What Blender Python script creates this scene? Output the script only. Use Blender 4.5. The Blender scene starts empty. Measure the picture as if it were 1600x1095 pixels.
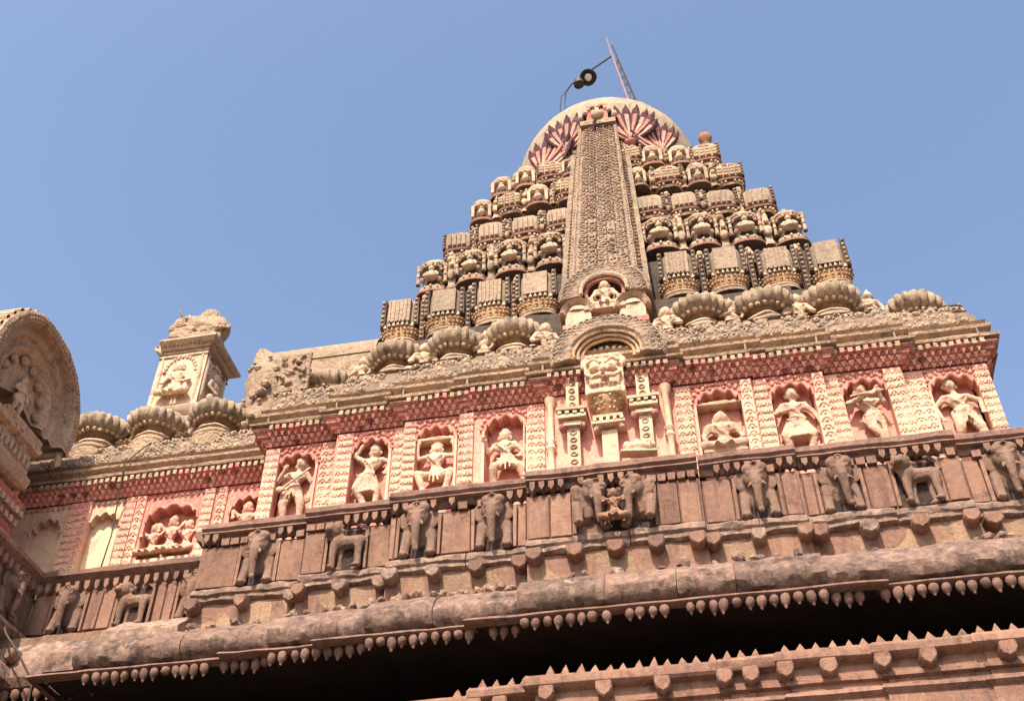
import bpy, math, random
import numpy as np
from mathutils import Matrix, Vector, noise
random.seed(7)
rad = math.radians
SC = bpy.context.scene
COL = SC.collection

# ------------------------------------------------------------------ camera
R = [[0.98105984, -0.12766178, -0.14568483],
     [0.19369053, 0.65569202, 0.72976157],
     [0.00236172, -0.74415754, 0.66799998]]
cd = bpy.data.cameras.new("camera"); cam = bpy.data.objects.new("camera", cd); COL.objects.link(cam)
cd.sensor_width = 36.0; cd.lens = 1757.75 / 1600 * 36; cd.clip_start = 0.1; cd.clip_end = 2000
m4 = Matrix.Identity(4)
for i in range(3):
    m4[i][0] = R[i][0]; m4[i][1] = -R[i][1]; m4[i][2] = -R[i][2]
m4.translation = (1.0533, -12.0, 1.6)
cam.matrix_world = m4
SC.camera = cam

# ------------------------------------------------------------------ light
SUN_EL, SUN_AZ = 50.0, 9.0      # azimuth measured from straight in front of the facade towards its left
S = Vector((-math.sin(rad(SUN_AZ)) * math.cos(rad(SUN_EL)), -math.cos(rad(SUN_AZ)) * math.cos(rad(SUN_EL)), math.sin(rad(SUN_EL))))
W = bpy.data.worlds.new("World"); SC.world = W; W.use_nodes = True
nt = W.node_tree; nt.nodes.clear()
sky = nt.nodes.new("ShaderNodeTexSky"); sky.sky_type = 'NISHITA'; sky.sun_disc = False
sky.sun_elevation = rad(SUN_EL); sky.sun_rotation = math.atan2(S.x, S.y)
sky.altitude = 300; sky.air_density = 1.0; sky.dust_density = 4.0; sky.ozone_density = 1.0
bg = nt.nodes.new("ShaderNodeBackground"); bg.inputs[1].default_value = 0.15
wo = nt.nodes.new("ShaderNodeOutputWorld")
nt.links.new(sky.outputs[0], bg.inputs[0]); nt.links.new(bg.outputs[0], wo.inputs[0])
sl = bpy.data.lights.new("sun", 'SUN'); sl.energy = 4.2; sl.angle = rad(0.55); sl.color = (1.0, 0.91, 0.78)
so = bpy.data.objects.new("sun", sl); COL.objects.link(so)
so.rotation_euler = (-S).to_track_quat('-Z', 'Y').to_euler()
SC.view_settings.view_transform = 'Standard'; SC.view_settings.look = 'None'
SC.view_settings.exposure = 0.97; SC.view_settings.gamma = 1.0

# ------------------------------------------------------------------ materials
def mat(name, c1, c2, c3=None, dirt=None, s=(1.6, 9.0), amt=(0.5, 0.35), dlo=0.55, bump=0.5, bs=26.0, rough=0.92, carve=0.0, cs=9.0, zfade=None, drip=0.0, flaws=None, vary=.22):
    """c1/c2 blend on large blotches, c3 on small grains, dirt in ragged patches and runs"""
    m = bpy.data.materials.new(name); m.use_nodes = True
    g_ = lambda c: tuple(v ** 1.35 * .86 for v in c) if c else None
    c1, c2, c3, dirt = g_(c1), g_(c2), g_(c3), g_(dirt)
    if zfade: zfade = (g_(zfade[0]),) + tuple(zfade[1:])
    if flaws: flaws = (g_(flaws[0]),) + tuple(flaws[1:])
    t = m.node_tree; N = t.nodes; L = t.links
    b = N["Principled BSDF"]; b.inputs["Roughness"].default_value = rough
    b.inputs["Specular IOR Level"].default_value = 0.25
    geo = N.new("ShaderNodeNewGeometry")
    def noi(scale, det=5, ro=0.6, vec=None, dist=0.0):
        n = N.new("ShaderNodeTexNoise"); n.inputs["Scale"].default_value = scale
        n.inputs["Detail"].default_value = det; n.inputs["Roughness"].default_value = ro; n.inputs["Distortion"].default_value = dist
        L.new(vec or geo.outputs["Position"], n.inputs["Vector"]); return n.outputs["Fac"]
    def ramp(src, lo, hi):
        r = N.new("ShaderNodeMapRange"); r.inputs["From Min"].default_value = lo; r.inputs["From Max"].default_value = hi
        L.new(src, r.inputs["Value"]); return r.outputs["Result"]
    def mix(f, a, bcol):
        x = N.new("ShaderNodeMix"); x.data_type = 'RGBA'
        if isinstance(f, float): x.inputs[0].default_value = f
        else: L.new(f, x.inputs[0])
        for k, v in ((6, a), (7, bcol)):
            if isinstance(v, tuple): x.inputs[k].default_value = (*v, 1)
            else: L.new(v, x.inputs[k])
        return x.outputs[2]
    def mul(a, k):
        x = N.new("ShaderNodeMath"); x.operation = 'MULTIPLY'; L.new(a, x.inputs[0])
        if isinstance(k, float): x.inputs[1].default_value = k
        else: L.new(k, x.inputs[1])
        return x.outputs[0]
    col = mix(ramp(noi(s[0], 6), 0.42, 0.6), c1, c2)
    if zfade:       # a second paint that has worn away below a height: (colour, z_low, z_high)
        sep = N.new("ShaderNodeSeparateXYZ"); L.new(geo.outputs["Position"], sep.inputs[0])
        a = N.new("ShaderNodeMath"); a.operation = 'MULTIPLY_ADD'
        L.new(noi(3.4, 6), a.inputs[0]); a.inputs[1].default_value = 1.5; L.new(sep.outputs[2], a.inputs[2])
        # left part keeps more of its colour
        a2 = N.new("ShaderNodeMath"); a2.operation = 'MULTIPLY_ADD'; L.new(sep.outputs[0], a2.inputs[0]); a2.inputs[1].default_value = -0.05; L.new(a.outputs[0], a2.inputs[2])
        col = mix(ramp(a2.outputs[0], zfade[1] + 0.75, zfade[2] + 0.75), col, zfade[0])
    if c3: col = mix(mul(ramp(noi(s[1], 5, 0.7), 0.45, 0.68), amt[0]), col, c3)
    if dirt:
        col = mix(mul(ramp(noi(s[0] * 1.9 + 0.7, 8, 0.72), dlo, dlo + 0.13), amt[1] * 2), col, dirt)
    if drip:
        mp = N.new("ShaderNodeMapping"); mp.inputs["Scale"].default_value = (9, 9, 0.8); L.new(geo.outputs["Position"], mp.inputs[0])
        col = mix(mul(ramp(noi(1.0, 5, 0.65, mp.outputs[0]), 0.52, 0.68), drip), col, dirt or c2)
    if flaws:       # ragged patches of bare plaster or lichen
        col = mix(ramp(noi(flaws[1], 7, 0.65, None, 0.6), flaws[2], flaws[2] + 0.05), col, flaws[0])
    if vary:        # every stone a little lighter or darker than its neighbour
        oi = N.new("ShaderNodeObjectInfo"); ad = N.new("ShaderNodeMath"); ad.operation = 'ADD'
        L.new(mul(oi.outputs["Random"], vary), ad.inputs[0]); L.new(mul(geo.outputs["Random Per Island"], vary * 1.1), ad.inputs[1])
        sc_ = N.new("ShaderNodeMath"); sc_.operation = 'ADD'; L.new(ad.outputs[0], sc_.inputs[0]); sc_.inputs[1].default_value = 1 - vary * 1.1
        vm = N.new("ShaderNodeVectorMath"); vm.operation = 'SCALE'; L.new(col, vm.inputs[0]); L.new(sc_.outputs[0], vm.inputs["Scale"]); col = vm.outputs[0]
    L.new(col, b.inputs["Base Color"])
    h = noi(bs, 8, 0.7)
    bp = N.new("ShaderNodeBump"); bp.inputs["Strength"].default_value = bump; bp.inputs["Distance"].default_value = 0.03
    L.new(h, bp.inputs["Height"])
    last = bp.outputs[0]
    if carve:
        v = N.new("ShaderNodeTexVoronoi"); v.inputs["Scale"].default_value = cs; v.feature = 'SMOOTH_F1'
        L.new(geo.outputs["Position"], v.inputs["Vector"])
        b2 = N.new("ShaderNodeBump"); b2.inputs["Strength"].default_value = carve; b2.inputs["Distance"].default_value = 0.06; b2.invert = True
        L.new(v.outputs["Distance"], b2.inputs["Height"]); L.new(last, b2.inputs["Normal"]); last = b2.outputs[0]
    L.new(last, b.inputs["Normal"])
    return m

TAN = mat("weathered_tan_stone", (.56, .41, .295), (.48, .355, .26), (.72, .555, .405), (.22, .17, .135), s=(2.2, 13), amt=(.6, .42), dlo=.54, bump=.8, carve=.35, cs=22, drip=.3)
GREY = mat("grey_lichened_stone", (.47, .36, .27), (.39, .305, .235), (.56, .44, .33), (.18, .145, .115), s=(2.4, 14), amt=(.5, .42), dlo=.55, bump=.5, carve=.2, cs=16, drip=.25)
BAND = mat("carved_band_stone", (.49, .365, .275), (.41, .31, .24), (.58, .445, .34), (.20, .155, .125), s=(2, 15), amt=(.6, .4), dlo=.56, bump=.8, carve=.5, cs=17)
FRZ = mat("carved_frieze_stone", (.51, .38, .28), (.43, .33, .25), (.66, .51, .38), (.20, .155, .125), s=(1.8, 14), amt=(.6, .45), dlo=.53, bump=.8, carve=.5, cs=15, drip=.4)
PALE = mat("pale_limewashed_stone", (.69, .515, .38), (.58, .435, .325), (.80, .65, .49), (.29, .21, .165), s=(2.6, 13), amt=(.6, .42), dlo=.54, bump=.7)
CREAM = mat("cream_paint", (.79, .62, .44), (.74, .50, .38), (.86, .71, .52), (.52, .29, .23), s=(2.4, 12), dlo=.55, amt=(.5, .3), bump=.5)
FIGM = mat("figure_paint", (.72, .535, .39), (.70, .44, .345), (.80, .64, .47), (.40, .22, .175), s=(3.2, 15), dlo=.54, amt=(.55, .36), bump=.6)
PINK = mat("rose_paint", (.79, .46, .36), (.76, .39, .325), (.83, .59, .45), (.47, .17, .16), s=(2.2, 14), dlo=.57, amt=(.55, .3), bump=.5, zfade=((.72, .34, .285), 10.35, 11.4))
PIL = mat("pilaster_paint", (.78, .565, .415), (.76, .475, .375), (.84, .67, .49), (.52, .26, .22), s=(2.2, 14), dlo=.57, amt=(.6, .3), bump=.5, zfade=((.74, .37, .31), 10.6, 11.8))
RED = mat("dark_crimson_paint", (.24, .085, .085), (.33, .13, .12), (.50, .27, .23), (.09, .045, .05), s=(2.5, 14), dlo=.5, amt=(.6, .4), bump=.5)
ROSE = mat("faded_crimson_paint", (.62, .31, .265), (.53, .235, .21), (.76, .50, .40), (.24, .10, .095), s=(2.5, 14), dlo=.54, amt=(.7, .42), bump=.5)
RIM = mat("rose_tinted_stone", (.50, .28, .22), (.42, .25, .20), (.62, .42, .32), (.20, .12, .10), s=(2.5, 14), dlo=.54, amt=(.7, .42), bump=.5)
OCHRE = mat("ochre_paint", (.66, .43, .25), (.57, .38, .23), (.78, .59, .39), (.32, .20, .13), s=(3, 16), amt=(.7, .45), bump=.5)
BROWN = mat("brown_sandstone", (.34, .215, .17), (.285, .18, .15), (.46, .315, .24), (.15, .10, .085), s=(1.8, 12), amt=(.6, .42), dlo=.54, bump=.7, drip=.45)
SLAB = mat("smooth_sandstone_slab", (.385, .24, .175), (.32, .195, .15), (.48, .325, .245), (.155, .10, .085), s=(1.7, 15), dlo=.55, amt=(.55, .38), bump=.5, drip=.55)
SOOT = mat("worn_relief_sandstone", (.36, .24, .18), (.30, .20, .155), (.46, .32, .245), (.09, .065, .06), s=(2.6, 12), amt=(.5, .45), dlo=.57, bump=.6, drip=.4)
GAP = mat("crevice_shade_stone", (.20, .15, .125), (.15, .115, .095), (.33, .25, .19), (.07, .055, .05), s=(3, 12), bump=.7)  # shade of the crevices between ornaments, painted in as dark stone
FRZG = mat("frieze_ground_stone", (.35, .265, .205), (.28, .215, .17), (.46, .355, .27), (.13, .105, .09), s=(3, 14), bump=.7, drip=.3)  # darker ground puts the crevice shade between scrolls into the colour
BLK_ = mat("sooty_recess_shade_stone", (.11, .075, .065), (.07, .05, .048), (.20, .13, .11), (.03, .025, .025), s=(3, 10), dlo=.5, bump=.5)  # alcove backs: deep-recess shade painted near-black, together with soot stains
LEDGE = mat("worn_ledge_stone", (.42, .29, .23), (.34, .24, .195), (.62, .48, .37), (.16, .12, .10), s=(2, 11), amt=(.7, .45), dlo=.52, bump=1.0, bs=17, drip=.3, flaws=((.54, .41, .28), 2.6, .64))
PLAST = mat("yellow_lime_plaster", (.48, .335, .225), (.37, .245, .19), (.59, .44, .31), (.20, .135, .11), s=(1.6, 12), dlo=.53, bump=.9, drip=.3)
CHAJ = mat("mossy_eave_stone", (.37, .245, .195), (.285, .195, .165), (.55, .41, .31), (.13, .095, .085), s=(1.7, 10), amt=(.7, .45), dlo=.51, bump=1.0, bs=14, drip=.6, flaws=((.52, .39, .28), 2.6, .66))
DARK = mat("shaded_interior_stone", (.10, .08, .07), (.07, .055, .05), bump=.3)  # gallery and eave-underside shade put into the stone colour
LIMB = mat("limewashed_dome_render", (.54, .42, .30), (.47, .37, .275), (.62, .50, .37), (.30, .24, .185), vary=0.0, s=(1.3, 6), dlo=.52, amt=(.5, .4), bump=.5, drip=.75)
PLUM = mat("plum_petal_paint", (.13, .065, .08), (.19, .09, .10), (.38, .24, .21), s=(4, 18), bump=.5)
ROSEL = mat("rose_petal_paint", (.54, .28, .23), (.56, .33, .25), (.68, .48, .36), (.40, .2, .17), s=(4, 18), bump=.5)
METAL = mat("rusted_steel", (.08, .065, .07), (.13, .09, .085), bump=.1, rough=.6)
PMET = mat("pinkish_painted_steel", (.42, .27, .26), (.35, .25, .25), bump=.1, rough=.6)
CAB = mat("grey_rubber_cable", (.12, .10, .09), (.16, .13, .12), bump=.1)
PAVE = mat("stone_paving", vary=0.0, c1=(.24, .21, .18), c2=(.21, .18, .16), c3=(.28, .25, .21), dirt=(.15, .13, .11), s=(.4, 4), bump=.4) if True else mat("", (.24, .21, .18), (.21, .18, .16), (.28, .25, .21), (.15, .13, .11), s=(.4, 4), bump=.4)
CLAY = mat("terracotta", (.48, .27, .19), (.52, .34, .24), bump=.5)
LAMPG = mat("lamp_glass", (.85, .85, .85), (.8, .8, .8), bump=0, rough=.15)

# ------------------------------------------------------------------ mesh helpers
class MB:
    def __init__(s, wob=1.0): s.wob = wob; s.V = []; s.F = []; s.M = []; s.n = 0; s.mats = []
    def mi(s, m):
        if m not in s.mats: s.mats.append(m)
        return s.mats.index(m)
    def add(s, V, F, m):
        V = np.asarray(V, float); k = s.mi(m); s.V.append(V); n = s.n
        s.F.extend([tuple(i + n for i in f) for f in F]); s.M.extend([k] * len(F)); s.n += len(V)
    def mesh(s, name, org=(0, 0, 0), smooth=None):
        me = bpy.data.meshes.new(name)
        V = np.concatenate(s.V)
        if s.wob and len(V) < 200000:
            nv_ = noise.noise_vector
            V = V + np.array([tuple(nv_(Vector(p) * 4.5) * .011 + nv_(Vector(p) * 17) * .007) for p in V.tolist()]) * s.wob
        V = V - np.array(org)
        me.from_pydata(V.tolist(), [], s.F)
        for m in s.mats: me.materials.append(m)
        me.polygons.foreach_set("material_index", s.M)
        if smooth:
            me.polygons.foreach_set("use_smooth", [True] * len(s.F))
            if smooth < 180: me.set_sharp_from_angle(angle=rad(smooth))
        me.update(); return me
    def build(s, name, parent=None, org=None, smooth=35, **kw):
        org = org if org is not None else (WP[parent.name] if parent else (0, 0, 0))
        return link(name, s.mesh(name, org, smooth), org, parent, **kw)

WP = {}
def link(name, me, loc, parent=None, rz=0, sc=None, label=None, cat=None, group=None, kind=None):
    o = bpy.data.objects.new(name, me); COL.objects.link(o)
    if parent: o.parent = parent; p = WP[parent.name]; o.location = (loc[0] - p[0], loc[1] - p[1], loc[2] - p[2])
    else: o.location = loc
    o.rotation_euler = (0, 0, rz)
    if sc: o.scale = sc
    WP[o.name] = tuple(loc)
    for k, v in (("label", label), ("category", cat), ("group", group), ("kind", kind)):
        if v: o[k] = v
    return o

BOXF = [(0, 1, 3, 2), (4, 6, 7, 5), (0, 4, 5, 1), (2, 3, 7, 6), (0, 2, 6, 4), (1, 5, 7, 3)]
def box(mb, x0, x1, y0, y1, z0, z1, m, taper=0):
    V = []
    for x in (0, 1):
        for y in (0, 1):
            for z in (0, 1):
                t = taper if z else 0
                V.append(((x1 - t if x else x0 + t), (y1 - t if y else y0 + t), (z1 if z else z0)))
    mb.add(V, BOXF, m)
def _sph(n, k):
    V = [(0, 0, 1)]
    for j in range(1, k):
        a = math.pi * j / k
        for i in range(n): b = 2 * math.pi * i / n; V.append((math.sin(a) * math.cos(b), math.sin(a) * math.sin(b), math.cos(a)))
    V.append((0, 0, -1)); F = []
    for i in range(n): F.append((0, 1 + i, 1 + (i + 1) % n))
    for j in range(k - 2):
        for i in range(n): a = 1 + j * n + i; b = 1 + j * n + (i + 1) % n; F.append((a, a + n, b + n, b))
    e = len(V) - 1; s = 1 + (k - 2) * n
    for i in range(n): F.append((s + i, e, s + (i + 1) % n))
    return np.array(V), F
SPH = {q: _sph(*q) for q in ((6, 4), (8, 6), (14, 10), (28, 18), (48, 30))}
def ball(mb, c, r, m, q=(6, 4), rot=None):
    V, F = SPH[q]; r = np.array((r, r, r) if isinstance(r, (int, float)) else r, float)
    V = V * r
    if rot is not None: V = V @ np.array(rot.to_3x3()).T
    mb.add(V + np.array(c), F, m)
def _tor(a, n=10, k=5):
    V = []; F = []
    for i in range(n):
        u = 2 * math.pi * i / n
        for j in range(k):
            v = 2 * math.pi * j / k; r = 1 + a * math.cos(v); V.append((r * math.cos(u), a * math.sin(v), r * math.sin(u)))
            F.append((i * k + j, ((i + 1) % n) * k + j, ((i + 1) % n) * k + (j + 1) % k, i * k + (j + 1) % k))
    return np.array(V), F
TOR = _tor(.28)
PYR = (np.array([(-1, -1, 0), (1, -1, 0), (1, 1, 0), (-1, 1, 0), (0, 0, 1)], float), [(0, 1, 4), (1, 2, 4), (2, 3, 4), (3, 0, 4), (3, 2, 1, 0)])
def frame(mb, unit, c, ex, ey, ez, m):
    """unit mesh placed with axes ex,ey,ez (already scaled)"""
    V, F = unit; A = np.array([ex, ey, ez], float); mb.add(V @ A + np.array(c, float), F, m)
def pyr(mb, c, w, d, h, m):      # h<0: hangs down
    V, F = PYR; mb.add(V * np.array((w / 2, d / 2, h)) + np.array(c), F, m)
def tube(mb, pts, r, m, n=6, caps=True):
    pts = [Vector(p) for p in pts]; rs = r if isinstance(r, (list, tuple)) else [r] * len(pts)
    V = []; F = []; up = Vector((0, 0, 1)); pn = None
    for i, p in enumerate(pts):
        d = (pts[min(i + 1, len(pts) - 1)] - pts[max(i - 1, 0)]).normalized()
        a = (pn - d * pn.dot(d)) if pn is not None else d.cross(up if abs(d.z) < .95 else Vector((1, 0, 0)))
        a.normalize(); pn = a; b = d.cross(a)
        for k in range(n):
            t = 2 * math.pi * k / n; q = p + (a * math.cos(t) + b * math.sin(t)) * rs[i]; V.append(tuple(q))
    for i in range(len(pts) - 1):
        for k in range(n): F.append((i * n + k, i * n + (k + 1) % n, (i + 1) * n + (k + 1) % n, (i + 1) * n + k))
    if caps: F.append(tuple(range(n))[::-1]); F.append(tuple((len(pts) - 1) * n + k for k in range(n)))
    mb.add(V, F, m)
def lathe(mb, prof, c, m, n=24, sx=1, sy=1, e=1.0, ribs=0, amp=0, a0=0, a1=360, rr=None):
    """surface of revolution (superellipse plan when e<1); prof (r,z) or (r,z,material)"""
    full = abs(a1 - a0 - 360) < 1e-6; K = n if full else n + 1
    V = []
    for q in prof:
        for i in range(K):
            t = rad(a0 + (a1 - a0) * i / n); co, si = math.cos(t), math.sin(t)
            r = q[0]
            if ribs and (rr is None or rr[0] <= q[1] <= rr[1]): r *= 1 + amp * (abs(math.cos(t * ribs / 2)) - .6)
            V.append((c[0] + sx * r * math.copysign(abs(co) ** e, co), c[1] + sy * r * math.copysign(abs(si) ** e, si), c[2] + q[1]))
    V = np.array(V)
    for j in range(len(prof) - 1):
        mm = prof[j][2] if len(prof[j]) > 2 else m
        idx = mb.mi(mm)
        base = mb.n if j == 0 else base
        if j == 0: mb.V.append(V); mb.n += len(V)
        for i in range(n):
            a, b = j * K + i, j * K + (i + 1) % K
            mb.F.append((base + a, base + b, base + b + K, base + a + K)); mb.M.append(idx)
    top = len(prof) - 1
    if full and prof[top][0] > 1e-3: mb.F.append(tuple(base + top * K + i for i in range(n))); mb.M.append(idx)
def nz(p, s=1.0): return noise.noise(Vector(p) * s)
def sweep(mb, path, prof, m, sub=None, rough=0, rs=3.0, caps=True):
    """profile [(out, z[, material])] run along a plan path (outward is right of travel), mitred"""
    P = [np.array(p, float) for p in path]; dirs = []
    for a, b in zip(P[:-1], P[1:]): d = b - a; dirs.append(d / np.linalg.norm(d))
    nr = [np.array((d[1], -d[0])) for d in dirs]
    pts = [];
    for i, p in enumerate(P):
        if i == 0: mt = nr[0]
        elif i == len(P) - 1: mt = nr[-1]
        else: mt = (nr[i - 1] + nr[i]) / (1 + nr[i - 1] @ nr[i])
        pts.append((p, mt))
        if sub and i < len(P) - 1:
            L = np.linalg.norm(P[i + 1] - p); k = int(L / sub)
            nxt_m = nr[i] if i + 1 == len(P) - 1 else (nr[i] + nr[i + 1]) / (1 + nr[i] @ nr[i + 1])
            for j in range(1, k):
                t = j / k; pts.append((p + (P[i + 1] - p) * t, mt * (1 - t) + nxt_m * t))
    K = len(prof); V = []
    for p, mt in pts:
        for q in prof:
            x, y, z = p[0] + mt[0] * q[0], p[1] + mt[1] * q[0], q[1]
            if rough and q[0] > -.05:
                k = nz((x, y, z), rs) * rough + nz((x, y, z), rs * 3.1) * rough * .5
                x += mt[0] * k; y += mt[1] * k; z += nz((x + 9, y, z), rs * 1.7) * rough * .7
            V.append((x, y, z))
    base = mb.n; mb.V.append(np.array(V)); mb.n += len(V)
    for j in range(K - 1):
        idx = mb.mi(prof[j][2] if len(prof[j]) > 2 else m)
        for i in range(len(pts) - 1):
            a = base + i * K + j; mb.F.append((a, a + K, a + K + 1, a + 1)); mb.M.append(idx)
    if caps:
        idx = mb.mi(m)
        mb.F.append(tuple(base + j for j in range(K))); mb.M.append(idx)
        mb.F.append(tuple(base + (len(pts) - 1) * K + j for j in range(K))[::-1]); mb.M.append(idx)
def stones(mb, path, prof, m, lo=.7, hi=1.3, jit=.02, seed=1, sub=.12, rough=.02, rs=4, gap=.006):
    """the same moulding laid as separate stones that no longer line up exactly"""
    rnd = random.Random(seed)
    for a, c in zip(path[:-1], path[1:]):
        a = np.array(a, float); c = np.array(c, float); L = np.linalg.norm(c - a)
        if L < .3: continue
        d = (c - a) / L; k = max(1, int(round(L / rnd.uniform(lo, hi)))); cuts = [0] + [L * (i + rnd.uniform(-.2, .2)) / k for i in range(1, k)] + [L]
        for u, v in zip(cuts[:-1], cuts[1:]):
            o, z = rnd.uniform(-jit, jit), rnd.uniform(-jit, jit) * .5
            sweep(mb, [tuple(a + d * (u + gap)), tuple(a + d * (v - gap))], [(q[0] + o if q[0] > -.05 else q[0], q[1] + z, *q[2:]) for q in prof], m, sub, rough, rs)
def along(path, pitch, out=0.0, edge=0.0, minlen=0.12):
    """evenly spaced places along each segment of a path: (x, y, tangent, outward)"""
    res = []
    for a, b in zip(path[:-1], path[1:]):
        a = np.array(a, float); b = np.array(b, float); L = np.linalg.norm(b - a)
        if L < minlen: continue
        d = (b - a) / L; n = np.array((d[1], -d[0])); k = max(1, int(round((L - 2 * edge) / pitch)))
        for i in range(k):
            p = a + d * (edge + (L - 2 * edge) * (i + .5) / k) + n * out
            res.append((p[0], p[1], d, n))
    return res
def obox(mb, x, y, d, n, w, dep, z0, z1, m, point=0.0):
    """box of width w along d, from the face outward by dep; point>0 makes a shield tip below"""
    if dep > .15:
        K = [(-.42, z1), (.42, z1), (.5, z1 - .04), (.5, z0 + .02), (.36, z0 - point * .45), (0, z0 - point), (-.36, z0 - point * .45), (-.5, z0 + .02), (-.5, z1 - .04)]
        C = []
        for o, q in ((-.03, 1), (dep - .02, 1), (dep, .86)):
            for s, z in K: p = np.array((x, y)) + d * (w * s * q) + n * o; C.append((p[0], p[1], (z1 + z0) / 2 + (z - (z1 + z0) / 2) * q))
        mb.add(C, [tuple(range(18, 27))] + [(r_ * 9 + i, r_ * 9 + (i + 1) % 9, r_ * 9 + 9 + (i + 1) % 9, r_ * 9 + 9 + i) for r_ in (0, 1) for i in range(9)], m); return
    C = []
    for o in (-.03, dep):
        for s, z in ((-.5, z1), (.5, z1), (.5, z0), (0, z0 - point), (-.5, z0)):
            p = np.array((x, y)) + d * (w * s) + n * o; C.append((p[0], p[1], z))
    F = [(5, 6, 7, 8, 9), (0, 4, 3, 2, 1)] + [(i, (i + 1) % 5, 5 + (i + 1) % 5, 5 + i) for i in range(5)]
    mb.add(C, F, m)
def remesh(mb, name, voxel, m, sm=True, wear=1.0):
    me = mb.mesh(name + "_tmp"); o = bpy.data.objects.new(name + "_tmp", me); COL.objects.link(o)
    md = o.modifiers.new("r", 'REMESH'); md.mode = 'VOXEL'; md.voxel_size = voxel; md.use_smooth_shade = True
    dg = bpy.context.evaluated_depsgraph_get(); out = bpy.data.meshes.new_from_object(o.evaluated_get(dg)); out.name = name
    bpy.data.objects.remove(o); bpy.data.meshes.remove(me)
    co = np.empty(len(out.vertices) * 3); out.vertices.foreach_get("co", co); co = co.reshape(-1, 3)
    no = np.empty(len(out.vertices) * 3); out.vertex_normals.foreach_get("vector", no); no = no.reshape(-1, 3)
    dsp = np.array([max(-.6, noise.noise(Vector(p) * 13)) * .010 + noise.noise(Vector(p) * 34) * .008 for p in co.tolist()]) * wear
    out.vertices.foreach_set("co", (co + no * dsp[:, None]).ravel()); out.update()
    out.materials.clear(); out.materials.append(m)
    out.polygons.foreach_set("use_smooth", [True] * len(out.polygons))
    return out
def cap(mb, a, b, ra, rb, m, q=(8, 6)):
    tube(mb, [a, b], [ra, rb], m, 8); ball(mb, a, ra, m, q); ball(mb, b, rb, m, q)

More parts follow.
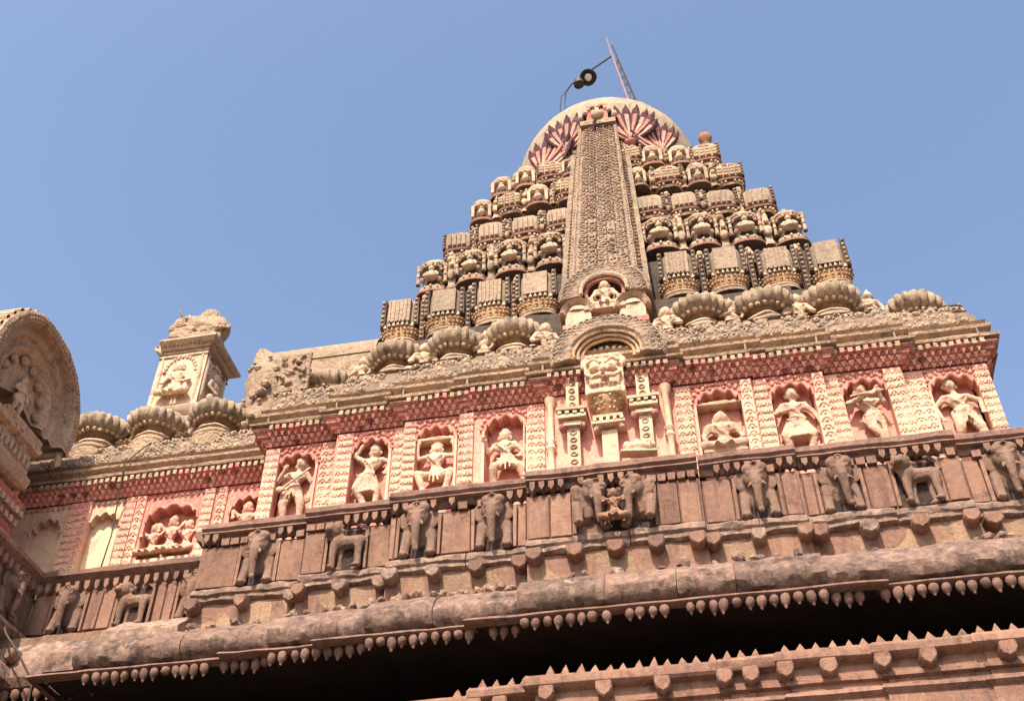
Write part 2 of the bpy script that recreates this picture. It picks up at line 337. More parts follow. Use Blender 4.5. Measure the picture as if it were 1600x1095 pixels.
# ------------------------------------------------------------------ carved figures
def figure(J, crown=.14, skirt=0.0, extra=None, m=FIGM, name="carved_figure", vox=.0115, fat=1.0):
    """one continuous carved body about 1 m tall, front towards -Y; J gives joints"""
    d = dict(head=(0, 0, .86), neck=(0, 0, .76), chest=(0, 0, .68), hip=(0, 0, .48), kl=(-.09, -.02, .26), kr=(.09, -.02, .26),
             fl=(-.09, 0, .02), fr=(.09, 0, .02), el=(-.2, -.02, .58), er=(.2, -.02, .58), hl=(-.16, -.1, .44), hr=(.16, -.1, .44))
    d.update(J); b = MB(); f = fat
    h = d['head']; c = d['chest']; p = d['hip']
    ball(b, h, (.066 * f, .068 * f, .082), m, (14, 10)); ball(b, (h[0], h[1] - .065, h[2] - .005), (.014, .022, .026), m)
    for s in (-1, 1):
        ball(b, (h[0] + s * .068 * f, h[1], h[2] - .02), (.02, .02, .034), m)          # ears and earrings
        ball(b, (h[0] + s * .026, h[1] - .056, h[2] + .012), (.016, .012, .009), m)
    ball(b, (h[0], h[1] - .058, h[2] - .038), (.022, .014, .009), m)
    lathe(b, [(.075, .03), (.078, .055), (.055, .07), (.05, .1), (.034, .12), (.026, crown + .02), (.004, crown + .05)], (h[0], h[1] + .01, h[2]), m, 12)
    cap(b, d['neck'], h, .034 * f, .034 * f, m)
    sh = [(c[0] - .105 * f, c[1], c[2] + .045), (c[0] + .105 * f, c[1], c[2] + .045)]
    ball(b, c, (.105 * f, .07 * f, .095), m, (14, 10)); cap(b, sh[0], sh[1], .042 * f, .042 * f, m)
    mid = tuple((c[i] * .45 + p[i] * .55) for i in range(3))
    cap(b, c, mid, .08 * f, .062 * f, m); cap(b, mid, p, .062 * f, .088 * f, m)
    ball(b, p, (.115 * f, .08 * f, .075), m, (14, 10))
    lathe(b, [(.001, -.03), (.118 * f, -.025), (.12 * f, 0), (.001, .01)], p, m, 12, 1, .75)
    for k in range(9):      # necklace, sash and loincloth folds
        a = rad(200 + 140 * k / 8); ball(b, (c[0] + .07 * f * math.cos(a), c[1] - .068 * f, c[2] + .05 + .06 * math.sin(a)), .012, m)
        ball(b, (p[0] - .1 + .025 * k, p[1] - .085 * f + .02 * abs(k - 4) / 4, p[2] + .01 - .02 * math.sin(k * .8)), .014, m)
    for k in (-1, 0, 1): cap(b, (p[0] + k * .03, p[1] - .08, p[2] - .02), (p[0] + k * .05, p[1] - .085, p[2] - .17 + .03 * abs(k)), .014, .010, m, (6, 4))
    tube(b, [(c[0] - .09, c[1] - .05, c[2] + .05), (c[0] - .02, c[1] - .085, c[2] - .05), (p[0] + .1, p[1] - .05, p[2] + .03)], .012, m, 5)
    for k, fo, s in (('kl', 'fl', -1), ('kr', 'fr', 1)):
        hp = (p[0] + s * .055, p[1], p[2] - .03)
        cap(b, hp, d[k], .072 * f, .052 * f, m); cap(b, d[k], d[fo], .05 * f, .034, m)
        ball(b, (d[fo][0] + s * .01, d[fo][1] - .045, d[fo][2] + .004), (.034, .065, .022), m)
        lathe(b, [(.001, -.012), (.05, -.01), (.05, .01), (.001, .012)], tuple(d[fo][i] * .8 + d[k][i] * .2 for i in range(3)), m, 8)
    for e, hd, q in (('el', 'hl', 0), ('er', 'hr', 1)):
        cap(b, sh[q], d[e], .038 * f, .03 * f, m); cap(b, d[e], d[hd], .03 * f, .022, m)
        H = Vector(d[hd]); D = (H - Vector(d[e])).normalized(); X = D.cross(Vector((0, 1, 0)))
        X = X.normalized() if X.length > .01 else Vector((1, 0, 0))
        ball(b, H + D * .02, .027, m)
        for k in range(4): cap(b, H + D * .03 + X * (k - 1.5) * .013, H + D * (.062 + .006 * (k in (1, 2))) + X * (k - 1.5) * .017 + Vector((0, -.012, 0)), .0085, .007, m, (6, 4))
        cap(b, H + X * .022, H + X * .04 + D * .03, .009, .007, m, (6, 4))
    if skirt:
        lathe(b, [(.10, .02), (.12, -.08), (.14 + skirt, -.22), (.15 + skirt, -.26), (.1, -.25)], p, m, 16, 1, .6, ribs=10, amp=.12)
    if extra: extra(b, m)
    return remesh(b, name, vox, m, wear=.6)
def slab_(b, m, x0, x1, z0, z1, y0=-.06, y1=.06): box(b, x0, x1, y0, y1, z0, z1, m)

def elephant(name="elephant_relief", m=SOOT, turn=0.0):
    b = MB(); t = turn
    ball(b, (t * .4, -.06, .50), (.15, .13, .15), m, (14, 10))                       # skull
    for s in (-1, 1):
        ball(b, (s * .07 + t * .4, -.12, .58), (.075, .07, .075), m, (14, 10))        # forehead bumps
        ball(b, (s * .175 + t * .2, -.01, .49), (.085, .03, .12), m, (14, 10))        # ears
        cap(b, (s * .15, .05, .36), (s * .165, -.04, .05), .068, .06, m)              # front legs
        ball(b, (s * .165, -.055, .035), (.075, .07, .035), m)
        cap(b, (s * .075 + t * .4, -.16, .38), (s * .10 + t * .5, -.25, .30), .018, .010, m)   # tusks
        ball(b, (s * .09 + t * .4, -.165, .50), (.015, .012, .012), m)
    cap(b, (0, .08, .45), (0, .12, .25), .17, .16, m)
    tube(b, [(t * .4, -.12, .48), (t * .5, -.17, .38), (t * .6, -.17, .26), (t * .7, -.15, .14), (t * .8 + .01, -.14, .05), (t + .03, -.17, .03)], [.085, .066, .052, .042, .034, .028], m, 12)
    tube(b, [(-.13 + t * .4, -.13, .60), (t * .4, -.19, .64), (.13 + t * .4, -.13, .60)], .014, m, 6)
    tube(b, [(-.1 + t * .4, -.17, .53), (t * .4, -.2, .47), (.1 + t * .4, -.17, .53)], .01, m, 6)
    return remesh(b, name, .012, m, wear=.35)
def lion(name="lion_relief", m=SOOT):
    b = MB()
    cap(b, (-.1, 0, .38), (.16, .0, .39), .095, .085, m)                              # trunk, side on
    ball(b, (-.11, -.01, .40), (.11, .10, .115), m, (14, 10))
    for x, y in ((-.15, -.06), (-.09, .04), (.17, -.05), (.13, .05)):
        cap(b, (x, y, .36), (x - .01, y, .18), .06, .045, m); cap(b, (x - .01, y, .18), (x, y, .03), .043, .038, m); ball(b, (x - .03, y - .02, .025), (.055, .045, .028), m)
    ball(b, (-.17, -.09, .53), (.10, .09, .10), m, (14, 10)); ball(b, (-.2, -.17, .50), (.05, .06, .045), m, (14, 10))
    for s in (-1, 1): ball(b, (-.17 + s * .075, -.08, .62), (.024, .02, .034), m); ball(b, (-.19 + s * .035, -.175, .555), (.014, .012, .014), m)
    for k in range(9):
        a = rad(40 * k); ball(b, (-.16 + .105 * math.cos(a), -.05, .53 + .105 * math.sin(a)), (.034, .035, .034), m)
    tube(b, [(.2, 0, .40), (.26, .01, .48), (.24, 0, .58), (.16, -.01, .62), (.1, -.02, .60)], [.025, .02, .018, .02, .03], m, 8)
    return remesh(b, name, .012, m, wear=.4)
def seated(name="seated_figure", m=PALE, h=.42, vox=.012):
    return figure(dict(head=(0, 0, .62), neck=(0, 0, .54), chest=(0, 0, .45), hip=(0, .02, .22), kl=(-.2, -.1, .12), kr=(.2, -.1, .12),
                       fl=(.06, -.16, .06), fr=(-.06, -.16, .06), el=(-.19, -.02, .36), er=(.19, -.02, .36), hl=(-.15, -.14, .26), hr=(.15, -.14, .26)),
                  crown=.1, m=m, name=name, vox=vox, fat=1.15)

ELE = elephant(); ELE2 = elephant("elephant_relief", SOOT, .07); LION = lion()
SEAT = seated(); SEATB = seated(m=SOOT)
def lintel_(b, m): box(b, -.27, .27, -.07, .08, .80, .84, m); lathe(b, [(.29, 0), (.25, .06), (.001, .1)], (0, .02, .84), m, 16, 1, .35)
def staff_(b, m): tube(b, [(.2, -.1, .08), (.21, -.1, .9)], .013, m)
def lute_(b, m): tube(b, [(-.16, -.13, .42), (.2, -.13, .72)], .018, m); ball(b, (-.14, -.13, .44), (.05, .04, .05), m)
def pet_(b, m): cap(b, (.15, 0, .1), (.24, 0, .12), .04, .035, m); ball(b, (.25, -.02, .19), .035, m); [cap(b, (x, 0, .09), (x, 0, .01), .016, .014, m) for x in (.14, .18, .24)]
def throne_(b, m):
    box(b, -.26, .26, -.09, .08, 0, .09, m); box(b, -.22, .22, -.12, .08, .09, .14, m)
    for k in range(7): pyr(b, (-.23 + k * .077, -.1, .0), .05, .04, .08, m)
FIGS = {
 'L4': figure(dict(head=(.03, 0, .87), hip=(-.03, 0, .49), el=(-.22, -.04, .62), hl=(-.12, -.12, .74), er=(.21, 0, .55), hr=(.2, -.05, .36), kl=(-.12, -.04, .27)), extra=lute_),
 'L3': figure(dict(head=(.03, 0, .84), chest=(.02, 0, .66), el=(-.2, -.03, .78), hl=(-.06, -.06, .96), er=(.24, 0, .66), hr=(.2, -.06, .5), kl=(-.14, -.06, .28), hip=(-.04, 0, .47), fl=(-.02, 0, .02)), skirt=.02),
 'L2': figure(dict(head=(0, 0, .7), neck=(0, 0, .62), chest=(0, 0, .55), hip=(0, 0, .33), kl=(-.19, -.08, .30), kr=(.19, -.08, .30), fl=(-.1, -.04, .03), fr=(.12, -.04, .03), el=(-.22, 0, .58), er=(.22, 0, .58), hl=(-.2, -.05, .74), hr=(.2, -.05, .74)), crown=.06, extra=lintel_),
 'L1': figure(dict(head=(-.02, 0, .74), neck=(-.02, 0, .66), chest=(-.02, 0, .58), hip=(0, 0, .38), kl=(-.13, -.1, .25), kr=(.15, -.06, .26), fl=(-.13, 0, .03), fr=(.2, 0, .05), el=(-.2, -.02, .5), hl=(-.22, -.1, .62), er=(.2, 0, .5), hr=(.16, -.08, .4)), crown=.07, extra=staff_),
 'R1': figure(dict(head=(0, 0, .62), neck=(0, 0, .55), chest=(0, 0, .47), hip=(0, .02, .27), kl=(-.2, -.1, .2), kr=(.2, -.1, .2), fl=(.08, -.14, .16), fr=(-.08, -.14, .16), el=(-.2, 0, .4), er=(.2, 0, .4), hl=(-.2, -.1, .3), hr=(.2, -.1, .3)), crown=.08, extra=lambda b, m: (lintel_(b, m), throne_(b, m)), fat=1.2),
 'R2': figure(dict(head=(0, 0, .88), el=(-.2, -.04, .60), hl=(-.05, -.13, .58), er=(.22, -.02, .56), hr=(.24, -.08, .38), kl=(-.14, -.06, .27), kr=(.14, -.04, .27), fl=(-.1, 0, .02)), skirt=.05, extra=pet_, fat=1.05),
 'R3': figure(dict(head=(-.04, 0, .88), hip=(.03, 0, .49), el=(-.2, -.06, .68), hl=(.02, -.15, .72), er=(.16, -.08, .64), hr=(.12, -.15, .74), kl=(0, -.1, .27), kr=(.1, 0, .26), fl=(.12, -.06, .03)), skirt=.0, extra=lambda b, m: tube(b, [(-.18, -.16, .71), (.2, -.17, .75)], .014, m)),
 'R4': figure(dict(head=(-.03, 0, .9), hip=(.03, 0, .5), el=(-.24, 0, .62), hl=(-.2, -.05, .42), er=(.25, 0, .64), hr=(.22, -.08, .46), kl=(-.06, -.08, .27), kr=(.15, -.03, .27), fr=(.2, 0, .02)), skirt=.0, extra=lambda b, m: tube(b, [(-.24, 0, .6), (-.26, -.04, .3), (-.22, -.02, .05)], .02, m), fat=1.1),
}
LITTLE = figure(dict(kl=(-.12, -.08, .27), hl=(-.05, -.12, .55), el=(-.2, -.02, .58)), m=PALE, name="little_figure", vox=.02, fat=1.2)
WINGF = figure(dict(head=(0, 0, .6), neck=(0, 0, .52), chest=(0, 0, .44), hip=(0, .02, .22), kl=(-.18, -.1, .14), kr=(.18, -.1, .14), fl=(.06, -.14, .08), fr=(-.06, -.14, .08)), crown=.1, m=PIL, name="carved_figure", vox=.014)
def lumps(seed, m, n=26, w=.5, h=.8, name="worn_relief"):
    r = random.Random(seed); b = MB(); box(b, -w / 2, w / 2, 0, .05, 0, h, m)
    for i in range(n):
        x = r.uniform(-w / 2 + .05, w / 2 - .05); z = r.uniform(.06, h - .06); cap(b, (x, -.01, z), (x + r.uniform(-.07, .07), -.03, z + r.uniform(-.07, .07)), r.uniform(.015, .04), r.uniform(.012, .03), m, (6, 4))
        if i % 6 == 0: ball(b, (x, -.05, z), .035, m, (8, 6))
    return remesh(b, name, .013, m)

# ------------------------------------------------------------------ reusable ornaments
def scroll(mb, P0, U, V, N, w, h, pitch, m, m2=None, r=None):
    """field of curling leaf scrolls over the rectangle P0 + U*w + V*h, raised along N"""
    P0, U, V, N = (np.array(a, float) for a in (P0, U, V, N)); nu = max(1, int(round(w / pitch))); nv = max(1, int(round(h / pitch)))
    pu, pv = w / nu, h / nv; r = r or min(pu, pv) * .34; rnd = random.Random(int(abs(P0[0]) * 100) + nu)
    for i in range(nu):
        for j in range(nv):
            c = P0 + U * (pu * (i + .5)) + V * (pv * (j + .5)); k = rnd.uniform(.75, 1.2); t = .5 * (-1) ** (i + j) + rnd.uniform(-.3, .3); c = c + U * rnd.uniform(-.1, .1) * pu + V * rnd.uniform(-.1, .1) * pv
            u2 = U * math.cos(t) + V * math.sin(t); v2 = V * math.cos(t) - U * math.sin(t)
            if rnd.random() < .05: continue
            frame(mb, TOR, c, u2 * r * k * 1.2, N * r * 1.1, v2 * r * k * .85, m)
            if rnd.random() < .6: mb.add([c + U * pu * .5 * q + V * pv * w_ + N * h_ for q, w_, h_ in ((-.9, -.3, 0), (-.2, .45, .03), (.5, .35, .04), (.95, -.2, 0))], [(0, 1, 2, 3)], m)
            ball(mb, c + N * .01, r * .42, m2 or m)
            for a, b in ((.5, .5), (.5, -.5), (-.5, .5), (-.5, -.5)):
                if rnd.random() < .75: ball(mb, c + U * a * pu * .84 + V * b * pv * .84, r * .36, m)
def kalasha_mesh():
    b = MB(1.8)
    lathe(b, [(.40, -.6), (.46, -.16, PALE), (.41, -.12), (.39, -.10), (.42, -.06, PALE), (.42, -.02, PALE), (.34, .01), (.33, .04), (.37, .07, PALE), (.36, .10), (.26, .12), (.24, .2), (.31, .25), (.25, .27)], (0, 0, 0), TAN, 28)
    lathe(b, [(.25, .26), (.34, .265), (.43, .285), (.50, .33), (.54, .40), (.535, .48), (.50, .56), (.42, .63), (.29, .69), (.14, .725), (.1, .74)], (0, 0, 0), DOMEM, 96, ribs=22, amp=.17, rr=(.2, .68))
    lathe(b, [(.11, .73), (.14, .75), (.09, .78), (.05, .81), (.07, .84), (.001, .89)], (0, 0, 0), DOMEM, 12)
    for k in range(24):
        a = 2 * math.pi * (k + .5) / 24; ball(b, (.42 * math.cos(a), .42 * math.sin(a), .265), (.042, .042, .035), PALE)
    return b.mesh("ribbed_dome", smooth=50)
DOMEM = mat("ribbed_dome_stone", (.50, .385, .28), (.38, .30, .225), (.74, .59, .43), (.17, .14, .115), s=(2.6, 13), amt=(.6, .4), dlo=.53, bump=.6)
KAL = kalasha_mesh()
KAL2 = KAL.copy()
for v_ in KAL2.vertices:
    k_ = 1 + .12 * noise.noise(v_.co * 3.1 + Vector((5, 2, 1))); v_.co.x *= k_; v_.co.y *= k_; v_.co.z *= 1 - .08 * (k_ - 1) / .1 * .5
def beadcol(b, x, y, z0, z1, m1, m2, pitch=.085, r=.03, w=.07):
    box(b, x - w / 2, x + w / 2, y - .0, y + .1, z0, z1, m2)
    n = int((z1 - z0) / pitch)
    for k in range(n): ball(b, (x, y - .01, z0 + (k + .5) * (z1 - z0) / n), (r, r, r * .75), m1)
def kuta_mesh(hue=0, w=.68, h=1.0):
    """square mini-spire: ring base, ochre lattice belt, teeth, meshed face between beaded edges"""
    b = MB(); s = w / 2
    lathe(b, [(.001, 0, GAP), (.90, 0, PALE), (.94, .035, PALE), (.82, .05, GAP), (.80, .075, PALE), (.88, .09, PALE), (.86, .115, GAP), (.78, .125, OCHRE), (.9, .2, OCHRE), (.99, .29, GAP), (.95, .32, GAP), (.001, .33)], (0, .28, 0), OCHRE, 28, s, .3, .75)
    for r_, z, rr_ in ((.84, .145, .021), (.93, .205, .023), (1.0, .262, .022)):
        for k in range(13):
            a = rad(195 + 150 * k / 12) ; co, si = math.cos(a), math.sin(a)
            ball(b, (s * r_ * math.copysign(abs(co) ** .75, co), .28 + .3 * r_ * math.copysign(abs(si) ** .75, si), z), rr_, PALE if k % 2 else OCHRE)
    for k in range(9):
        x = -s * .92 + s * 1.84 * k / 8; y = .28 - .29 * (1 - abs(x / s) ** 3) ** .5 if abs(x) < s else .28
        pyr(b, (x, y - .02, .31), .055, .06, .1, PALE if k % 2 else TAN)
    lathe(b, [(.8, .31), (.84, .4), (.86, .62), (.83, .8), (.76, .92), (.60, .99), (.3, 1.02), (.001, 1.03)], (0, .28, 0), GREY, 24, s, .30, .55)
    for x in (-s * .84, s * .84): beadcol(b, x, .0, .34, .92, PALE, GAP, .09, .03, .075)
    box(b, -s * .55, s * .55, -.03, .1, .42, .88, GREY)
    for i in range(6):
        for j in range(6):
            if hue == 0: pass
            elif i < 5: box(b, -s * .5 + i * s * .2, -s * .5 + i * s * .2 + .028, -.045, 0, .43, .87, BAND) if j == 0 else None
    return b.mesh("kuta_block", smooth=40)
def shrine_mesh(k0=0):
    b = MB(); s = .33
    lathe(b, [(.001, 0, GAP), (.98, 0, RIM), (1.0, .035, TAN), (.86, .06, TAN), (.9, .12, PALE), (.86, .17, GREY), (.8, .2, GAP), (.66, .21, GAP), (.66, .68, TAN), (.92, .7, TAN), (.95, .74, PALE), (.8, .77, DOMEM), (.78, .82, DOMEM), (.6, .9, DOMEM), (.3, .95, DOMEM), (.001, .97)], (0, .28, 0), GREY, 24, s, .3, .75)
    for x in (-s * .78, s * .78):
        lathe(b, [(.04, 0), (.05, .03), (.03, .06), (.035, .4), (.055, .44), (.055, .47)], (x, .04, .2), TAN, 8)
        ball(b, (x, .02, .42), .036, PALE); ball(b, (x, .02, .56), .036, PALE)
    for i in range(7):
        a = rad(200 + 140 * i / 6); ball(b, (s * .95 * math.cos(a), .28 + .29 * math.sin(a), .725), .028, PALE if i % 2 else TAN); ball(b, (s * .9 * math.cos(a), .28 + .28 * math.sin(a), .13), .03, PALE)
    # little arch over the figure
    for i in range(9):
        a = rad(20 * i + 10); ball(b, (.2 * math.cos(a), -.01, .5 + .15 * math.sin(a)), .034, TAN)
    # carved seated figure in the little niche
    ball(b, (0, -.02, .55), .058, PALE, (8, 6)); ball(b, (0, 0, .43), (.085, .07, .09), PALE, (8, 6)); ball(b, (0, -.03, .31), (.15, .09, .055), PALE, (8, 6))
    for q in (-1, 1): cap(b, (q * .08, -.01, .46), (q * .14, -.05, .36), .03, .026, PALE, (6, 4)); ball(b, (q * .17, 0, .27), .05, TAN)
    return b.mesh("mini_shrine", smooth=40)
def block_mesh(k0=0):
    b = MB(); s = .29; M1 = GREY if k0 == 0 else TAN
    lathe(b, [(.001, 0, GAP), (.74, 0, PALE), (.84, .035, PALE), (.72, .05, GAP), (.74, .08, GAP), (.92, .1, RIM), (.98, .135, RIM), (.9, .15, GAP), (.9, .165, GAP), (.94, .17, M1), (.9, .18, M1), (.94, .3, M1), (.92, .46, M1), (.84, .56, M1), (.66, .62, M1), (.3, .65, M1), (.001, .66)], (0, .26, 0), M1, 24, s * 1.05, .28, .6)
    for x in (-s * .86, s * .86): beadcol(b, x, .02, .17, .58, PALE, GAP, .08, .024, .06)
    if not k0: [box(b, -s * .6 + q * s * .3, -s * .6 + q * s * .3 + s * .22, -.03, .05, .2, .5, GREY) for q in range(4)]
    for i in range(8):
        a = rad(200 + 140 * i / 7); co, si = math.cos(a), math.sin(a); ball(b, (s * .86 * math.copysign(abs(co) ** .6, co), .26 + .25 * math.copysign(abs(si) ** .6, si), .045), .026, PALE)
    for i in range(4):
        for j in range(4 if k0 else 0): box(b, -s * .8 + i * s * .42, -s * .8 + i * s * .42 + s * .32, -.032, .03, .2 + j * .085, .2 + j * .085 + .06, M1) if not (i in (0, 3) and j == 3) else None
    return b.mesh("carved_block", smooth=40)
def crest_mesh():
    b = MB(); s = .27
    lathe(b, [(.001, 0, GAP), (.95, 0, RIM), (1, .04, PALE), (.8, .07, GAP), (.70, .36, PALE), (.95, .4, PALE), (.98, .44, TAN), (.8, .48, DOMEM), (.84, .54, DOMEM), (.66, .64, DOMEM), (.3, .69, DOMEM), (.001, .7)], (0, .24, 0), TAN, 24, s, .26, .75)
    for x in (-.17, .17): box(b, x - .03, x + .03, -.02, .08, .08, .38, PALE)
    ball(b, (0, -.0, .3), .05, PALE, (8, 6)); ball(b, (0, .0, .19), (.08, .07, .08), PALE, (8, 6))
    for i in range(7): a = rad(200 + 140 * i / 6); ball(b, (s * .95 * math.cos(a), .24 + .25 * math.sin(a), .42), .026, PALE)
    return b.mesh("crest_block", smooth=40)
KUTA = [kuta_mesh(0), kuta_mesh(1)]; SHR = shrine_mesh(); BLK = [block_mesh(0), block_mesh(1)]; CRS = crest_mesh()

def cusped(x, w, zs, rise, n=5, dep=.085):
    """underside height of a cusped arch of half width w at offset x"""
    t = min(1, abs(x) / w); a = math.acos(t)
    return zs + rise * math.sin(a) ** .8 - dep * (1 - abs(math.sin(a * n / 1.0)) ** .7) * (1 if t < .999 else 0)
def bay(mb, x0, x1, z0, z1, y, xc, w, zs, rise, m, th=.2, z_sill=None, n=5):
    """wall plate from x0..x1 with a cusped niche opening about xc, front face at y"""
    zs0 = z_sill if z_sill is not None else z0
    def q(a, b, c, d): mb.add([a, b, c, d], [(0, 1, 2, 3)], m)
    q((x0, y, z0), (xc - w, y, z0), (xc - w, y, z1), (x0, y, z1)); q((xc + w, y, z0), (x1, y, z0), (x1, y, z1), (xc + w, y, z1))
    q((xc - w, y, zs0), (xc - w, y + th, zs0), (xc - w, y + th, zs), (xc - w, y, zs)); q((xc + w, y, zs0), (xc + w, y, zs), (xc + w, y + th, zs), (xc + w, y + th, zs0))
    if zs0 > z0: q((xc - w, y, z0), (xc + w, y, z0), (xc + w, y, zs0), (xc - w, y, zs0)); q((xc - w, y, zs0), (xc + w, y, zs0), (xc + w, y + th, zs0), (xc - w, y + th, zs0))
    K = 36; xs = [xc - w * math.cos(math.pi * i / K) for i in range(K + 1)]; hs = [cusped(x - xc, w, zs, rise, n) for x in xs]
    for i in range(K):
        a, b = xs[i], xs[i + 1]; ha, hb = hs[i], hs[i + 1]
        q((a, y, ha), (b, y, hb), (b, y, z1), (a, y, z1)); q((a, y, ha), (a, y + th, ha), (b, y + th, hb), (b, y, hb))
    # raised cusped rim
    tube(mb, [(x, y - .005, h + .022) for x, h in zip(xs, hs)], .02, m, 5)
def pilaster(name, x, w, y, z0, z1, parent, mats=(None, None), cols=2, **kw):
    b = MB(); m1 = mats[0] or PIL; box(b, x - w / 2, x + w / 2, y - .035, y + .02, z0, z1, m1)
    cols = max(cols, int(round(w / .105))); n = int((z1 - z0) / .115); pw = w / cols
    for i in range(cols):
        for k in range(n):
            cx = x - w / 2 + pw * (i + .5); cz = z0 + (k + .5) * (z1 - z0) / n
            rr_ = pw * .40; tube(b, [(cx - rr_ * math.cos(math.pi * t / 6), y - .036, cz - .03 + rr_ * .95 * math.sin(math.pi * t / 6)) for t in range(7)], .017, m1, 4)
            ball(b, (cx, y - .035, cz - .02), (rr_ * .5, .022, .028), m1)
    return b.build(name, parent, smooth=None, **kw)
def corbel_cornice(path, parent, name="cornice", z0=11.52, rows=4, seed=1, mtop=None, **kw):
    """corbelled crimson cornice: rows of little drops stepping outwards"""
    b = MB(); rnd = random.Random(seed)
    sweep(b, path, [(-.02, z0), (.03, z0 + .01, PINK), (.04, z0 + .05, PINK), (.08, z0 + .06, PINK), (.09, z0 + .11, ROSE), (.14, z0 + .12, ROSE), (.15, z0 + .17, ROSE), (.19, z0 + .19, RED), (.20, z0 + .22, TAN), (.18, z0 + .26, TAN), (.10, z0 + .28, TAN), (-.05, z0 + .29)], RED)
    for r in range(rows):
        z = z0 + .015 + r * .06; out = .045 + r * .05
        for i, (x, y, d, n) in enumerate(along(path, .102, out)):
            off = d * (.051 if r % 2 else 0); mm = (PIL, PIL, PINK, ROSE)[r] if rnd.random() < .78 else rnd.choice((ROSE, PINK, PIL, RED))
            c = (x + off[0], y + off[1], z + rnd.uniform(-.006, .006)); k = rnd.uniform(.85, 1.15)
            if r in (0, 2): pyr(b, (c[0], c[1], c[2] + .028), .075 * k, .07, -.062, mm)
            elif r == 3: box(b, c[0] - .028, c[0] + .028, c[1] - .05, c[1] + .06, c[2] - .03, c[2] + .045, rnd.choice((TAN, ROSE, TAN)))
            elif r == 1: pyr(b, (c[0], c[1], c[2] + .03), .075, .08, -.075 * k, mm)
            else: ball(b, c, (.036 * k, .04, .036), mm)
    return b.build(name, parent, **kw)
def frieze(path, parent, name="frieze", z=11.78, top=12.68, back=.3, m=FRZ, m0=TAN, **kw):
    b = MB()
    sweep(b, path, [(.02, z), (.24, z + .015, m0), (.25, z + .05, m0), (.17, z + .07, m0), (.13, z + .17, m0), (.20, z + .21, m0), (.21, z + .25, m0), (.15, z + .28, m0), (.12, z + .33, m0), (.16, z + .36, m0), (.09, z + .38, FRZG), (.06, z + .55, FRZG), (-.07, top - .05, FRZG), (-.03, top - .03, m), (-.12, top, m), (-back - .3, top)], m, sub=.3, rough=.012)
    h1 = z + .39; L = math.hypot(top - .05 - h1, .15)
    for a, c in zip(path[:-1], path[1:]):
        a = np.array(a, float); c = np.array(c, float); W_ = np.linalg.norm(c - a)
        if W_ < .3: continue
        d = (c - a) / W_; n = np.array((d[1], -d[0])); U = (d[0], d[1], 0)
        Vv = np.array((-n[0] * .15, -n[1] * .15, top - .05 - h1)) / L; Nn = np.cross(U, Vv); Nn = Nn / np.linalg.norm(Nn)
        p = a + n * .10
        scroll(b, (p[0], p[1], h1), U, Vv, Nn, W_, L, .19, m, PALE, .07)
        # stepped joint at each end of the run
        for q in (a, c):
            box(b, q[0] - .012, q[0] + .012, q[1] - .19, q[1] - .05, z + .03, z + .2, GREY) if abs(d[0]) > .5 else None
    return b.build(name, parent, **kw)

# ================================================================== ground
g = MB(); box(g, -250, 250, -250, 250, -.5, 0, PAVE)
g.build("courtyard_ground", org=(0, 0, -.5), kind="structure", label="stone paving of the temple courtyard")

# ================================================================== 1 temple tower (rose storey + spire)
def empty(name, loc, label, cat, group=None): return link(name, None, loc, None, 0, None, label, cat, group)
T = empty("temple_tower", (0, 0, 0), "tall stepped stone temple spire with smooth round dome, rising above a rose storey of niches", "temple")
def sym(r): return [(-x, y) for x, y in reversed(r)] + list(r)
PK = [(.85, -.1), (.85, 0), (1.95, 0), (1.95, .04), (2.9, .04), (2.9, .14), (3.93, .14), (3.93, .28), (5.03, .28)]
pinkpath = [(-5.03, 8.1)] + sym(PK) + [(5.03, 8.1)]
b = MB(); sweep(b, pinkpath, [(-.2, 8.2), (-.2, 12.3)], PINK); sweep(b, [(-5.0, 8.0), (5.0, 8.0)][::-1], [(0, 8.2), (0, 12.3)], PINK)
for s in (-1, 1): b.add([(s * 5.03, .28, 8.2), (s * 5.03, 8.1, 8.2), (s * 5.03, 8.1, 11.8), (s * 5.03, .28, 11.8)], [(0, 1, 2, 3)], PINK)
b.build("storey_wall", T)
